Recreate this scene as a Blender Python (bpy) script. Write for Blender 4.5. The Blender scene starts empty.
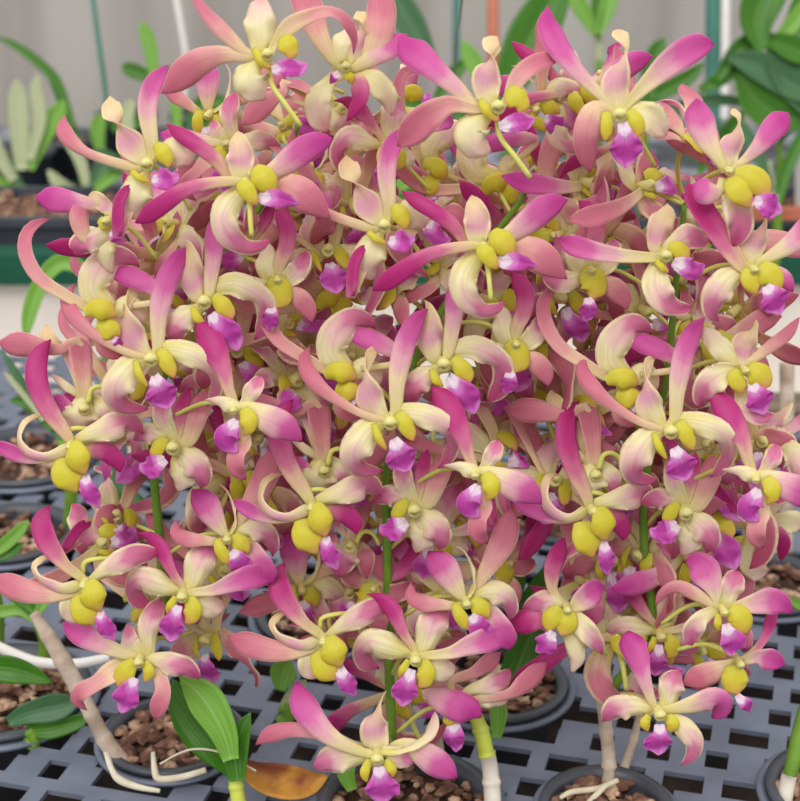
import bpy, bmesh, math, random
from mathutils import Vector, Matrix, noise
C = bpy.context.scene.collection
SC = bpy.context.scene
R = math.radians
# ------------------------------------------------------------------ camera
F = 1600.0; PITCH = R(22); CAM = Vector((0, 0, .60))
FW = Vector((0, math.cos(PITCH), -math.sin(PITCH)))
UP = Vector((0, math.sin(PITCH), math.cos(PITCH)))
RT = Vector((1, 0, 0))
CROT = Matrix((RT, UP, -FW)).transposed()
cd = bpy.data.cameras.new('camera'); cam = bpy.data.objects.new('camera', cd); C.objects.link(cam)
cam.location = CAM; cam.rotation_euler = CROT.to_euler()
cd.sensor_fit = 'HORIZONTAL'; cd.sensor_width = 36; cd.lens = 36*F/800; cd.clip_start = .01
cd.dof.use_dof = True; cd.dof.focus_distance = .87; cd.dof.aperture_fstop = 72/1000/.0066
SC.camera = cam
SC.view_settings.view_transform = 'Standard'; SC.view_settings.look = 'None'
SC.view_settings.gamma = 1; SC.view_settings.exposure = 0.14

def ray(px, py): return FW + RT*((px-400)/F) + UP*((400.5-py)/F)
def at(px, py, h):
    d = ray(px, py); return CAM + d*(h/d.y)
def bench(px, py, z=0):
    d = ray(px, py); return CAM + d*((z-CAM.z)/d.z)
def depth(p): return (p-CAM).dot(FW)
U0 = .00055
# ------------------------------------------------------------------ materials
def lin(c): return tuple(((x/255)/12.92 if x/255 <= .04045 else ((x/255+.055)/1.055)**2.4) for x in c)+(1,)
class NT:
    def __init__(s, name):
        s.m = bpy.data.materials.new(name); s.m.use_nodes = True
        s.t = s.m.node_tree; s.t.nodes.clear(); s.L = s.t.links
    def n(s, t, **k):
        x = s.t.nodes.new(t)
        for a, b in k.items(): setattr(x, a, b)
        return x
    def link(s, a, b): s.L.new(a, b)
    def ramp(s, src, stops, interp='EASE'):
        r = s.n('ShaderNodeValToRGB'); cr = r.color_ramp; cr.interpolation = interp
        while len(cr.elements) > 1: cr.elements.remove(cr.elements[-1])
        cr.elements[0].position = stops[0][0]; cr.elements[0].color = lin(stops[0][1])
        for p, c in stops[1:]:
            e = cr.elements.new(p); e.color = lin(c)
        s.link(src, r.inputs[0]); return r.outputs[0]
    def math(s, op, a, b=None):
        x = s.n('ShaderNodeMath', operation=op)
        for i, v in enumerate((a, b)):
            if v is None: continue
            if hasattr(v, 'is_linked'): s.link(v, x.inputs[i])
            else: x.inputs[i].default_value = v
        return x.outputs[0]
    def mix(s, f, a, b, blend='MIX'):
        x = s.n('ShaderNodeMix', data_type='RGBA', blend_type=blend)
        for i, v in ((0, f), (6, a), (7, b)):
            if hasattr(v, 'is_linked'): s.link(v, x.inputs[i])
            else: x.inputs[i].default_value = v
        return x.outputs[2]
    def out(s, col, rough=.5, transl=0, spec=.3, bump=None):
        p = s.n('ShaderNodeBsdfPrincipled'); p.inputs['Roughness'].default_value = rough
        p.inputs['Specular IOR Level'].default_value = spec
        if hasattr(col, 'is_linked'): s.link(col, p.inputs['Base Color'])
        else: p.inputs['Base Color'].default_value = col
        if bump is not None: s.link(bump, p.inputs['Normal'])
        o = s.n('ShaderNodeOutputMaterial'); sh = p.outputs[0]
        if transl:
            t = s.n('ShaderNodeBsdfTranslucent')
            if hasattr(col, 'is_linked'): s.link(col, t.inputs[0])
            else: t.inputs[0].default_value = col
            mx = s.n('ShaderNodeMixShader'); mx.inputs[0].default_value = transl
            s.link(sh, mx.inputs[1]); s.link(t.outputs[0], mx.inputs[2]); sh = mx.outputs[0]
        s.link(sh, o.inputs[0]); return s.m
CREAM = (240, 232, 176); EDGE = (246, 226, 184)
def organ_mat(name, stops, edge=EDGE, edge_w=.42, edge_k=1.0, mid=None, vein=.18, tr=.3):
    """colour of a petal: ramp along its length, its own pale rim, lengthwise veins"""
    t = NT(name)
    uv = t.n('ShaderNodeUVMap'); sp = t.n('ShaderNodeSeparateXYZ'); t.link(uv.outputs[0], sp.inputs[0])
    u, v = sp.outputs[0], sp.outputs[1]
    tc = t.n('ShaderNodeTexCoord'); nz = t.n('ShaderNodeTexNoise'); nz.inputs['Scale'].default_value = 90
    t.link(tc.outputs['Object'], nz.inputs['Vector'])
    oi = t.n('ShaderNodeObjectInfo')
    a = t.math('ABSOLUTE', t.math('SUBTRACT', u, .5))
    jit = t.math('MULTIPLY', t.math('SUBTRACT', nz.outputs[0], .5), .16)
    rnd = t.math('MULTIPLY', t.math('SUBTRACT', oi.outputs['Random'], .5), .16)
    vv = t.math('ADD', t.math('ADD', v, jit), rnd)
    vv = t.math('SUBTRACT', vv, t.math('MULTIPLY', a, .18 if mid is None else mid))
    col = t.ramp(vv, stops)
    cb = t.n('ShaderNodeCombineXYZ'); t.link(t.math('MULTIPLY', u, 17), cb.inputs[0]); t.link(t.math('MULTIPLY', v, 1.1), cb.inputs[1])
    vn = t.n('ShaderNodeTexNoise'); vn.inputs['Scale'].default_value = 1.3; vn.inputs['Detail'].default_value = 3
    t.link(cb.outputs[0], vn.inputs['Vector'])
    vf = t.math('MULTIPLY', t.ramp(vn.outputs[0], [(.42, (0, 0, 0)), (.62, (255, 255, 255))]), vein)
    dark = t.mix(1.0, col, (.80, .62, .66, 1), 'MULTIPLY')
    col = t.mix(vf, col, dark)
    ef = t.ramp(a, [(edge_w, (0, 0, 0)), (min(.5, edge_w+.06), (255, 255, 255))])
    col = t.mix(t.math('MULTIPLY', ef, edge_k), col, lin(edge))
    bp = t.n('ShaderNodeBump'); bp.inputs['Strength'].default_value = .12; bp.inputs['Distance'].default_value = .0006
    t.link(vn.outputs[0], bp.inputs['Height'])
    return t.out(col, .42, tr, .35, bp.outputs[0])
M = {}
M['P'] = organ_mat('magenta_petal', [(0, (242, 233, 160)), (.22, (246, 230, 184)), (.40, (240, 186, 196)), (.62, (224, 104, 176)), (.95, (208, 64, 158))], (240, 176, 204), .46, .7, vein=.3)
M['K'] = organ_mat('deep_magenta_petal', [(0, (240, 230, 158)), (.18, (240, 205, 172)), (.36, (224, 124, 162)), (.6, (204, 56, 138)), (.95, (192, 40, 122))], (232, 130, 175), .46, .7, vein=.3)
M['S'] = organ_mat('salmon_petal', [(0, (242, 230, 165)), (.22, (246, 218, 180)), (.42, (236, 170, 168)), (.68, (222, 130, 150)), (.97, (214, 116, 142))], (248, 204, 190), .45, .8, vein=.35)
M['L'] = organ_mat('cream_pink_sepal', [(0, (240, 233, 150)), (.24, (247, 238, 190)), (.42, (242, 206, 196)), (.60, (228, 136, 172)), (.97, (216, 92, 146))], (250, 232, 196), .375, 1, .34, vein=.35)
M['R'] = organ_mat('rose_sepal', [(0, (240, 226, 150)), (.14, (238, 204, 174)), (.30, (222, 136, 150)), (.97, (204, 92, 126))], (246, 214, 186), .38, 1, .2, vein=.35)
M['W'] = organ_mat('cream_sepal', [(0, (240, 232, 140)), (.4, (248, 240, 192)), (.75, (246, 220, 200)), (1, (240, 184, 184))], EDGE, .42, 1, .2)
M['D'] = organ_mat('twisted_sepal', [(0, (240, 234, 155)), (.14, (246, 234, 186)), (.34, (238, 178, 196)), (.50, (240, 200, 184)), (.72, (246, 224, 176)), (1, (244, 212, 166))], (250, 232, 190), .38, 1, .1)
M['Y'] = organ_mat('yellow_lobe', [(0, (226, 220, 84)), (.45, (226, 216, 62)), (.72, (230, 208, 78)), (1, (240, 184, 124))], (244, 206, 120), .45, .9, .1, .15, .35)
M['M'] = organ_mat('white_magenta_lip', [(0, (240, 215, 225)), (.14, (250, 238, 248)), (.28, (250, 236, 250)), (.38, (236, 150, 224)), (.56, (224, 92, 198)), (.85, (220, 88, 198)), (1, (238, 150, 226))], (236, 156, 226), .45, .8, -.35, .5, .4)
t = NT('column_cream'); M['C'] = t.out(lin((246, 238, 160)), .4, .25)
t = NT('stalk_yellow_green'); M['G'] = t.out(lin((226, 226, 120)), .45, .15)
def noisy(name, stops, scale=30, rough=.6, transl=0, spec=.3, bump=0, detail=4, coord='Object', stretch=None):
    t = NT(name); tc = t.n('ShaderNodeTexCoord'); nz = t.n('ShaderNodeTexNoise')
    nz.inputs['Scale'].default_value = scale; nz.inputs['Detail'].default_value = detail
    if stretch:
        mp = t.n('ShaderNodeMapping'); mp.inputs['Scale'].default_value = stretch
        t.link(tc.outputs[coord], mp.inputs[0]); t.link(mp.outputs[0], nz.inputs['Vector'])
    else: t.link(tc.outputs[coord], nz.inputs['Vector'])
    col = t.ramp(nz.outputs[0], stops, 'LINEAR'); b = None
    if bump:
        bp = t.n('ShaderNodeBump'); bp.inputs['Strength'].default_value = bump; bp.inputs['Distance'].default_value = .002
        t.link(nz.outputs[0], bp.inputs['Height']); b = bp.outputs[0]
    return t.out(col, rough, transl, spec, b)
M['stem'] = noisy('green_stem', [(.3, (92, 130, 36)), (.7, (120, 158, 56))], 60, .45)
M['grid'] = noisy('grey_plastic', [(.3, (96, 102, 118)), (.7, (118, 124, 140))], 25, .5, spec=.4)
M['pot'] = noisy('black_pot_plastic', [(.3, (56, 58, 66)), (.7, (78, 82, 92))], 20, .4, spec=.5)
M['bark'] = noisy('bark_chips', [(.3, (58, 38, 32)), (.5, (118, 84, 68)), (.68, (200, 168, 140))], 60, .9, bump=.4)
M['soil'] = noisy('potting_soil', [(.3, (38, 28, 26)), (.7, (92, 66, 54))], 70, 1, bump=.5)
M['cane'] = noisy('dry_cane', [(.3, (150, 130, 116)), (.5, (188, 168, 150)), (.75, (214, 202, 184))], 60, .8, bump=.3, stretch=(1, 1, .3))
M['whitecane'] = noisy('pale_sheathed_cane', [(.3, (206, 196, 180)), (.7, (236, 228, 214))], 60, .7, bump=.2)
M['lime'] = noisy('young_cane', [(.3, (176, 190, 56)), (.7, (206, 214, 96))], 50, .45)
M['root'] = noisy('aerial_root', [(.3, (196, 184, 152)), (.7, (236, 228, 206))], 60, .8, bump=.2)
M['deadleaf'] = noisy('dead_leaf', [(.35, (112, 56, 40)), (.5, (150, 84, 50)), (.62, (216, 156, 70))], 26, .6, .1, bump=.2)
def leaf_mat(name, a, b, rim):
    t = NT(name); uv = t.n('ShaderNodeUVMap'); sp = t.n('ShaderNodeSeparateXYZ'); t.link(uv.outputs[0], sp.inputs[0])
    ab = t.math('ABSOLUTE', t.math('SUBTRACT', sp.outputs[0], .5))
    cb = t.n('ShaderNodeCombineXYZ'); t.link(t.math('MULTIPLY', sp.outputs[0], 22), cb.inputs[0]); t.link(sp.outputs[1], cb.inputs[1])
    nz = t.n('ShaderNodeTexNoise'); nz.inputs['Scale'].default_value = 1.2; t.link(cb.outputs[0], nz.inputs['Vector'])
    col = t.ramp(nz.outputs[0], [(.3, a), (.7, b)])
    mr = t.ramp(ab, [(.0, (255, 255, 255)), (.04, (0, 0, 0))])
    col = t.mix(t.math('MULTIPLY', mr, .5), col, lin(rim))
    return t.out(col, .4, .3, .4)
M['leaf'] = leaf_mat('green_leaf', (58, 116, 22), (86, 146, 38), (130, 180, 80))
M['leaf2'] = leaf_mat('light_green_leaf', (116, 172, 56), (146, 198, 84), (180, 214, 130))
M['leaf3'] = leaf_mat('blue_green_leaf', (66, 112, 72), (92, 138, 90), (120, 160, 116))
M['leaf4'] = leaf_mat('pale_yellowish_leaf', (176, 188, 140), (206, 210, 170), (216, 216, 180))
# ------------------------------------------------------------------ object helpers
def tag(o, label=None, cat=None, group=None, kind=None):
    for k, v in (('label', label), ('category', cat), ('group', group), ('kind', kind)):
        if v: o[k] = v
    return o
def empty(name, loc, *a, **k):
    o = bpy.data.objects.new(name, None); o.empty_display_size = .02; C.objects.link(o); o.location = loc
    return tag(o, *a, **k)
class MB:
    def __init__(s): s.v = []; s.f = []; s.uv = []; s.mi = []
    def face(s, idx, uvs=None, mi=0): s.f.append(idx); s.uv.append(uvs or [(0, 0)]*len(idx)); s.mi.append(mi)
    def mesh(s, name, mats, smooth=True):
        me = bpy.data.meshes.new(name); me.from_pydata([tuple(v) for v in s.v], [], s.f)
        ul = me.uv_layers.new(name='UVMap'); k = 0
        for u in s.uv:
            for c in u: ul.data[k].uv = c; k += 1
        for m in (mats if isinstance(mats, (list, tuple)) else [mats]): me.materials.append(m)
        for p, mi in zip(me.polygons, s.mi): p.use_smooth = smooth; p.material_index = mi
        me.update(); return me
    def box(s, c, d, rot=None):
        b = len(s.v); c = Vector(c)
        for z in (-1, 1):
            for y in (-1, 1):
                for x in (-1, 1):
                    p = Vector((x*d[0]/2, y*d[1]/2, z*d[2]/2))
                    if rot is not None: p = rot @ p
                    s.v.append(c+p)
        for f in ((0, 2, 3, 1), (4, 5, 7, 6), (0, 1, 5, 4), (2, 6, 7, 3), (0, 4, 6, 2), (1, 3, 7, 5)): s.face([b+i for i in f])
        return s
    def lathe(s, prof, n=40, c=(0, 0, 0)):
        b = len(s.v); c = Vector(c)
        for r, z in prof:
            for i in range(n):
                a = 2*math.pi*i/n; s.v.append(c+Vector((r*math.cos(a), r*math.sin(a), z)))
        for k in range(len(prof)-1):
            for i in range(n):
                j = (i+1) % n; s.face([b+k*n+i, b+k*n+j, b+(k+1)*n+j, b+(k+1)*n+i])
        return s
def link(name, me, parent=None, loc=None, rot=None, scale=None):
    o = bpy.data.objects.new(name, me); C.objects.link(o); o.parent = parent
    if loc is not None: o.location = loc
    if rot is not None: o.rotation_euler = rot
    if scale is not None: o.scale = (scale,)*3
    return o
def cr(pts, n):
    """Catmull-Rom through tuples, n samples"""
    P = [pts[0]]+list(pts)+[pts[-1]]; m = len(pts)-1
    P[0] = tuple(2*a-b for a, b in zip(pts[0], pts[1])); P[-1] = tuple(2*a-b for a, b in zip(pts[-1], pts[-2]))
    # parametrise by chord length
    L = [0]
    for i in range(m): L.append(L[-1]+max(1e-6, math.sqrt(sum((pts[i+1][k]-pts[i][k])**2 for k in range(3)))))
    out = []
    for k in range(n):
        d = L[-1]*k/(n-1); i = 0
        while i < m-1 and d > L[i+1]: i += 1
        t = (d-L[i])/(L[i+1]-L[i]); a, b, c, e = P[i], P[i+1], P[i+2], P[i+3]
        out.append(tuple(.5*((2*b[j])+(-a[j]+c[j])*t+(2*a[j]-5*b[j]+4*c[j]-e[j])*t*t+(-a[j]+3*b[j]-3*c[j]+e[j])*t**3) for j in range(len(b))))
    return out
def ribbon(mb, pts, n=15, m=7, cup=.25, thick=.9, ruffle=.0, fold=0, seed=0, rnd=True, r0=.84, roll=0):
    """pts (x,y,z,halfwidth,twist deg) in px units, y up, z to the viewer. A thin closed blade."""
    S = cr(pts, n); b = len(mb.v); rows = []
    for i, s in enumerate(S):
        p = Vector(s[:3]); q0 = Vector(S[max(0, i-1)][:3]); q1 = Vector(S[min(n-1, i+1)][:3])
        T = (q1-q0).normalized() if (q1-q0).length > 1e-6 else Vector((0, 1, 0))
        A = T.cross(Vector((0, 0, 1)))
        if A.length < .25: A = A+Vector((.25, .1, 0))
        A.normalize(); N = A.cross(T).normalized()
        tw = R(s[4]); A2 = A*math.cos(tw)+N*math.sin(tw); N2 = N*math.cos(tw)-A*math.sin(tw)
        w = max(.3, s[3]); v = i/(n-1)
        if rnd and v > r0: w *= math.sqrt(max(0.02, 1-((v-r0)/(1.005-r0))**2))
        for layer in (1, -1):
            for j in range(m):
                u = -1+2*j/(m-1)
                off = cup*w*(u*u) + roll*w*abs(u)**5*(.6+.8*noise.noise(Vector((v*3, seed*2.3, u)))) - fold*w*(1-abs(u))
                r = ruffle*w*abs(u)**2*noise.noise(Vector((v*6+seed*3.1, u*2, seed*1.7)))*2
                th = thick*(1-.75*abs(u)**3)*.5
                mb.v.append(p+A2*(u*w)+N2*(off+r+layer*th))
    st = 2*m
    for i in range(n-1):
        v0, v1 = i/(n-1), (i+1)/(n-1)
        for layer in (0, 1):
            for j in range(m-1):
                a = b+i*st+layer*m+j; u0, u1 = j/(m-1), (j+1)/(m-1)
                idx = [a, a+1, a+1+st, a+st]; uv = [(u0, v0), (u1, v0), (u1, v1), (u0, v1)]
                if layer: idx.reverse(); uv.reverse()
                mb.face(idx, uv)
        for e, u in ((0, 0), (m-1, 1)):
            a = b+i*st+e; idx = [a, a+m, a+m+st, a+st]; mb.face(idx if e else idx[::-1], [(u, v0), (u, v0), (u, v1), (u, v1)])
    for i, v in ((0, 0), (n-1, 1)):
        for j in range(m-1):
            a = b+i*st+j; mb.face([a, a+1, a+1+m, a+m], [(.5, v)]*4)
    return mb
def tube(mb, pts, n=14, k=8, cap=True):
    """pts (x,y,z,r)"""
    S = cr(pts, n); b = len(mb.v); ref = None
    for i, s in enumerate(S):
        T = (Vector(S[min(n-1, i+1)][:3])-Vector(S[max(0, i-1)][:3])).normalized()
        if ref is None: ref = Vector((.3, .2, 1)) if abs(T.z) < .8 else Vector((1, 0, 0))
        A = T.cross(ref).normalized(); B = T.cross(A).normalized(); ref = -B if False else ref
        for j in range(k):
            a = 2*math.pi*j/k; mb.v.append(Vector(s[:3])+(A*math.cos(a)+B*math.sin(a))*max(.01*0+1e-5, s[3]))
    for i in range(n-1):
        for j in range(k):
            j2 = (j+1) % k; mb.face([b+i*k+j, b+i*k+j2, b+(i+1)*k+j2, b+(i+1)*k+j], [(j/k, i/n)]*4)
    if cap:
        mb.face([b+j for j in range(k)][::-1]); mb.face([b+(n-1)*k+j for j in range(k)])
    return mb
def scaled(mb, s=U0):
    mb.v = [Vector(v)*s for v in mb.v]; return mb
# ------------------------------------------------------------------ flower templates
# organ: (kind, [(x, y, halfwidth[, z, twist])...]) read off the blossom itself; centre = where the column stands
T = {}
T['A'] = ((390, 422), 7, [
 ('P', [(396,412,6),(397,386,8),(400,366,10.5),(406,342,11),(417,320,9),(428,308,2)]),
 ('S', [(380,420,4),(358,412,4,2),(330,395,6,6),(312,378,8.5,8),(304,360,7,2),(309,345,1.5,-6)]),
 ('D', [(380,414,9),(370,398,15,3),(365,380,7,8,55),(366,365,5,6,120),(371,353,6,0,170),(380,348,2,-4,170)]),
 ('L', [(398,412,8),(417,414,12,6),(437,421,12.5,8),(449,434,9,3,-25),(451,449,8,-8,-30),(446,463,7,-16,-20),(439,470,3,-20)]),
 ('L', [(382,422,8),(367,432,15,4),(357,448,17,8),(355,462,14,4),(364,471,9,-6),(382,472,4,-10)]),
 ('Y', [(398,412,5),(405,424,8),(411,436,6),(413,441,2)]), ('Y', [(374,423,3),(379,438,4),(387,450,2)]),
 ('M', [(393,438,5),(397,446,9),(401,457,16),(405,467,13),(407,472,5)])])
T['B'] = ((72, 446), 5, [
 ('K', [(71,442,5),(64,430,7),(54,416,9),(44,399,10),(37,379,11.5),(37,360,10.5),(43,347,7),(49,339,2)]),
 ('D', [(68,448,6),(48,458,5.5,5,35),(30,454,5.5,8,45),(20,440,5.5,8,50),(21,425,5.5,6,50),(29,417,4,2,40),(41,415,1.5,-2,30)]),
 ('P', [(56,458,3,-4),(32,459,5,-5),(14,453,8.5,-5),(-2,446,6,-6),(-8,443,2,-6)]),
 ('L', [(78,440,6),(92,434,9,3),(112,427,14,6),(127,421,12,3),(136,428,8,-3),(140,434,3,-8)]),
 ('K', [(90,450,8,-8),(104,452,10,-12),(114,462,9,-14),(117,473,3,-14)]),
 ('Y', [(62,458,8,2),(66,470,14,5),(73,482,13,5),(79,492,4,3)]), ('Y', [(75,441,6,8),(80,452,12,11),(83,463,12,11),(88,474,4,8)]),
 ('M', [(87,474,4),(89,484,7),(94,496,9),(99,508,4)]), ('G', [(72,440,2.4,-8),(68,431,2.4,-3),(78,428,2.4,-2),(95,431,2.2,-10)])])
T['C'] = ((86, 584), 5, [
 ('K', [(80,576,5),(68,566,6),(58,554,9),(47,538,12),(42,521,10),(45,512,6),(49,506,2)]),
 ('D', [(76,586,6),(62,589,6,4,20),(48,584,6,6,45),(38,576,6,7,50),(33,567,5.5,6,50),(38,560,5,3,40),(49,556,1.5,0,30)]),
 ('S', [(72,593,5,-3),(48,594,9,-2),(26,590,12,0),(6,584,12,0),(-6,580,6,-3),(-12,578,2,-5)]),
 ('L', [(94,578,5),(104,571,8,3),(120,562,12,7),(138,555,12,5),(152,555,7,-2),(157,557,2,-6)]),
 ('W', [(78,594,7,-4),(70,604,11,-4),(72,616,11,-5),(77,624,5,-7)]),
 ('Y', [(78,594,8,2),(84,605,13,5),(91,615,12,5),(100,622,3,3)]), ('Y', [(90,579,7,8),(95,589,13,11),(98,599,13,11),(103,609,4,8)]),
 ('M', [(101,609,4),(104,618,7),(110,630,9),(115,641,3)]), ('G', [(82,574,2.4,-6),(84,563,2.4,-2),(96,559,2.4,-1),(113,559,2.2,-8)])])
T['D'] = ((183, 595), 5.5, [
 ('K', [(182,586,4),(175,576,4.5),(167,562,7),(160,548,9),(150,538,6.5),(143,535,3),(136,534,1)]),
 ('L', [(191,586,9,2),(198,567,15,4),(205,552,14.5,2),(211,544,8,-2),(214,540,3,-6)]),
 ('P', [(193,592,4,3),(216,588,6,6),(236,580,10,8),(256,575,12.5,6),(270,576,8,2),(276,577,2,0)]),
 ('L', [(176,590,6),(168,588,10,2),(154,582,14,6),(139,578,12,6),(130,590,10,-4,-20),(136,604,10,-12),(148,610,4,-14)]),
 ('W', [(188,600,6,-3),(200,605,11,-2),(214,608,12,-3),(223,606,7,-8)]),
 ('Y', [(189,596,5),(194,607,9),(191,617,8),(186,623,2)]), ('Y', [(177,596,3),(171,605,4),(168,613,2)]),
 ('M', [(180,604,4),(177,613,7),(173,626,13),(171,637,10.5),(170,642,4)])])
T['E'] = ((140, 660), 5, [
 ('P', [(134,657,5),(114,648,7.5),(96,640,10.5),(80,633,12),(67,627,8),(61,623,2)]),
 ('L', [(148,652,6),(148,632,10,4),(153,614,12,3),(160,600,6,-3)]),
 ('L', [(137,652,7),(130,641,10,3),(128,631,6,0),(126,624,1.5,-4)]),
 ('L', [(150,660,7),(170,663,12,5),(186,668,11,5),(195,677,6,0),(197,682,2,-3)]),
 ('S', [(156,668,6,-2),(164,688,8,0),(159,706,9,2),(154,720,3,0)]),
 ('S', [(128,662,8,-4),(112,672,11,-3),(98,682,8,0),(84,690,9,3),(77,700,7,2),(85,712,1.5,0)]),
 ('Y', [(136,660,5),(128,669,10),(122,680,9),(119,686,3)]), ('Y', [(145,661,4),(150,670,6),(146,681,3)]),
 ('M', [(137,676,4),(133,684,8),(127,698,14),(123,708,10),(121,713,4)])])
T['F'] = ((148, 165), 6.5, [
 ('P', [(152,152,5),(152,140,7),(149,120,9),(149,100,10),(155,81,9),(163,68,4),(167,63,1.5)]),
 ('D', [(142,160,7),(131,145,15,2),(121,129,7,6,60),(113,114,11,4,168),(108,101,9,0,180),(107,93,3,-3,180)]),
 ('S', [(136,168,5),(110,162,5,4),(88,154,5,6),(71,141,8,6),(62,127,8,2),(62,113,2,-3)]),
 ('W', [(156,156,6),(172,150,14,-3),(184,158,14,-3),(189,164,8,-6)]),
 ('W', [(143,172,7,-2),(138,184,15,-2),(134,198,17,-1),(134,210,12,-6),(140,217,5,-12)]),
 ('K', [(118,236,4,-8),(118,220,6,-4),(120,202,6,0),(126,190,5,2),(131,184,2,2)]),
 ('Y', [(156,145,4),(163,152,8.5),(168,162,7),(169,169,2)]), ('Y', [(132,172,3),(141,179,3.5),(152,183,2)]),
 ('M', [(153,179,4),(159,181,9),(168,180,12),(176,177,9),(179,175,3)])])
T['G'] = ((246, 184), 5.5, [
 ('K', [(237,182,5,6),(212,185,6,8),(187,192,7.5,9),(165,205,9.5,8),(146,216,9,5),(134,222,3,3)]),
 ('P', [(262,176,6),(276,170,9),(292,160,13),(310,147,13.5),(325,140,9),(333,138,2)]),
 ('D', [(241,174,10),(241,158,14,2),(239,143,10,3,10),(237,130,2,0,10)]),
 ('K', [(230,178,5,-4),(217,161,7,-2),(199,147,8,1),(180,134,7.5,3),(166,123,2,3)]),
 ('L', [(240,192,9),(229,205,14,4),(224,220,14,7),(230,236,13,5),(246,246,9,-2),(260,243,6,-8),(268,236,3,-12)]),
 ('S', [(272,180,8,-5),(294,190,16,-3),(311,202,15,-2),(330,217,3,-4)]),
 ('Y', [(255,168,6,3),(262,177,12,5),(270,187,11,5),(276,195,3,3)]), ('Y', [(243,181,5,8),(247,190,9,10),(255,202,6,10),(259,207,2,8)]),
 ('M', [(259,195,4),(266,199,8),(280,200,9),(293,202,5),(300,203,2)]),
 ('G', [(247,188,2.4,-3),(250,206,2.8,4),(251,222,2.6,6),(252,236,2.6,3)])])
T['H'] = ((443, 364), 7, [
 ('P', [(447,358,5),(450,340,7),(453,320,8.5),(455,300,10),(457,284,8),(458,274,3)]),
 ('D', [(436,357,9),(431,341,14,2),(430,324,11,5,20),(428,309,6,6,40),(425,300,2,4,50)]),
 ('L', [(452,352,7),(470,347,12,5),(487,353,13,8),(501,365,11,4,-20),(503,382,11,-6,-10),(496,395,9,-12),(488,402,3,-14)]),
 ('L', [(436,370,7),(422,379,13,3),(413,391,13,4),(412,403,8,-2)]),
 ('Y', [(452,358,5),(461,368,9),(468,378,7),(470,383,2)]), ('Y', [(431,369,3),(436,380,4.5),(443,387,2)]),
 ('M', [(449,376,5),(455,385,9),(466,397,14),(472,407,11),(475,414,4)])])
T['I'] = ((474, 474), 4, [
 ('K', [(473,466,5),(468,454,6),(464,440,8),(457,424,11.5),(448,407,13),(439,394,10),(431,387,2)]),
 ('L', [(484,468,5),(491,457,9,3),(496,447,8,2),(498,440,2,-2)]),
 ('P', [(486,473,8,3),(508,482,14,6),(526,491,14.5,4),(538,500,7,0),(542,505,2,-2)]),
 ('W', [(482,474,5,2),(468,470,8,4),(454,468,5,2,40),(444,466,1.5,0,60)]),
 ('S', [(487,506,6,-6),(479,517,9,-5),(478,533,9,-5),(487,545,4,-9)]),
 ('Y', [(484,473,6,3),(490,483,9,5),(490,493,7,5),(486,500,2,3)]),
 ('M', [(478,484,4),(474,491,8),(469,502,13),(473,511,10),(480,517,3)])])
T['J'] = ((174, 447), 7, [
 ('L', [(171,434,7),(164,420,10,3),(162,407,9,3),(160,394,3,0)]),
 ('S', [(188,438,9),(195,420,11,3),(201,404,11,2),(206,390,5,-3)]),
 ('K', [(179,432,4,-2),(181,414,7,-3),(185,398,6,-6),(188,388,2,-8)]),
 ('L', [(166,440,6),(154,434,11,4),(142,435,10,4),(132,440,3,-3)]),
 ('L', [(182,452,10),(194,464,15,2),(201,478,12,2),(199,489,4,-5)]),
 ('W', [(178,458,9,-4),(182,470,15,-4),(180,482,13,-6),(176,492,5,-10)]),
 ('Y', [(167,438,4),(161,445,7),(156,454,6),(154,459,2)]),
 ('M', [(167,458,5),(161,462,9),(153,466,12.5),(144,466,9),(140,463,3)])])
T['KK'] = ((466, 602), 4.5, [
 ('P', [(462,598,5),(453,584,11),(443,569,15.5),(433,558,11),(428,552,3)]),
 ('S', [(474,590,4,-2),(488,566,9),(502,542,13),(508,524,12),(511,510,5)]),
 ('W', [(474,586,2.5,4,60),(470,563,3,6,70),(464,552,3,5,70),(455,546,1,3,70)]),
 ('L', [(476,596,6),(491,592,12,4),(505,597,12,5),(512,610,8,-2),(511,623,2,-6)]),
 ('S', [(456,606,4),(440,604,6),(424,603,8.5),(412,596,7),(411,583,2)]),
 ('P', [(486,606,6,-5),(497,624,13,-3),(506,640,12,-3),(511,651,2,-4)]),
 ('Y', [(455,602,4),(459,613,6.5),(466,624,6),(470,629,2)]), ('Y', [(472,598,5),(479,606,9.5),(485,612,7),(488,617,2)]),
 ('M', [(470,614,4),(476,621,9),(481,632,11),(483,640,4)])])
T['N'] = ((618, 116), 7, [
 ('P', [(606,100,5),(589,85,7),(573,67,10),(558,45,13),(549,22,11.5),(549,8,5),(549,2,2)]),
 ('P', [(630,101,5),(648,83,9),(670,63,14),(693,48,14),(708,43,9),(717,42,2)]),
 ('D', [(618,106,11),(615,84,15,2),(620,64,7,6,50),(625,52,4,6,100),(623,40,7,3,160),(621,30,9,0,180),(621,25,3,-2,180)]),
 ('S', [(607,108,7),(593,114,12,4),(587,134,14,3),(588,154,11,-3),(592,170,4,-8)]),
 ('W', [(630,110,8),(648,117,16,0),(661,127,13,-3),(669,133,4,-8)]),
 ('Y', [(605,112,4),(606,124,6.5),(605,136,5.5),(604,142,2)]), ('Y', [(627,111,5),(634,122,8.5),(636,132,7.5),(634,138,2)]),
 ('M', [(621,123,5),(623,134,8),(625,150,17),(625,161,13),(625,168,5)])])
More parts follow.
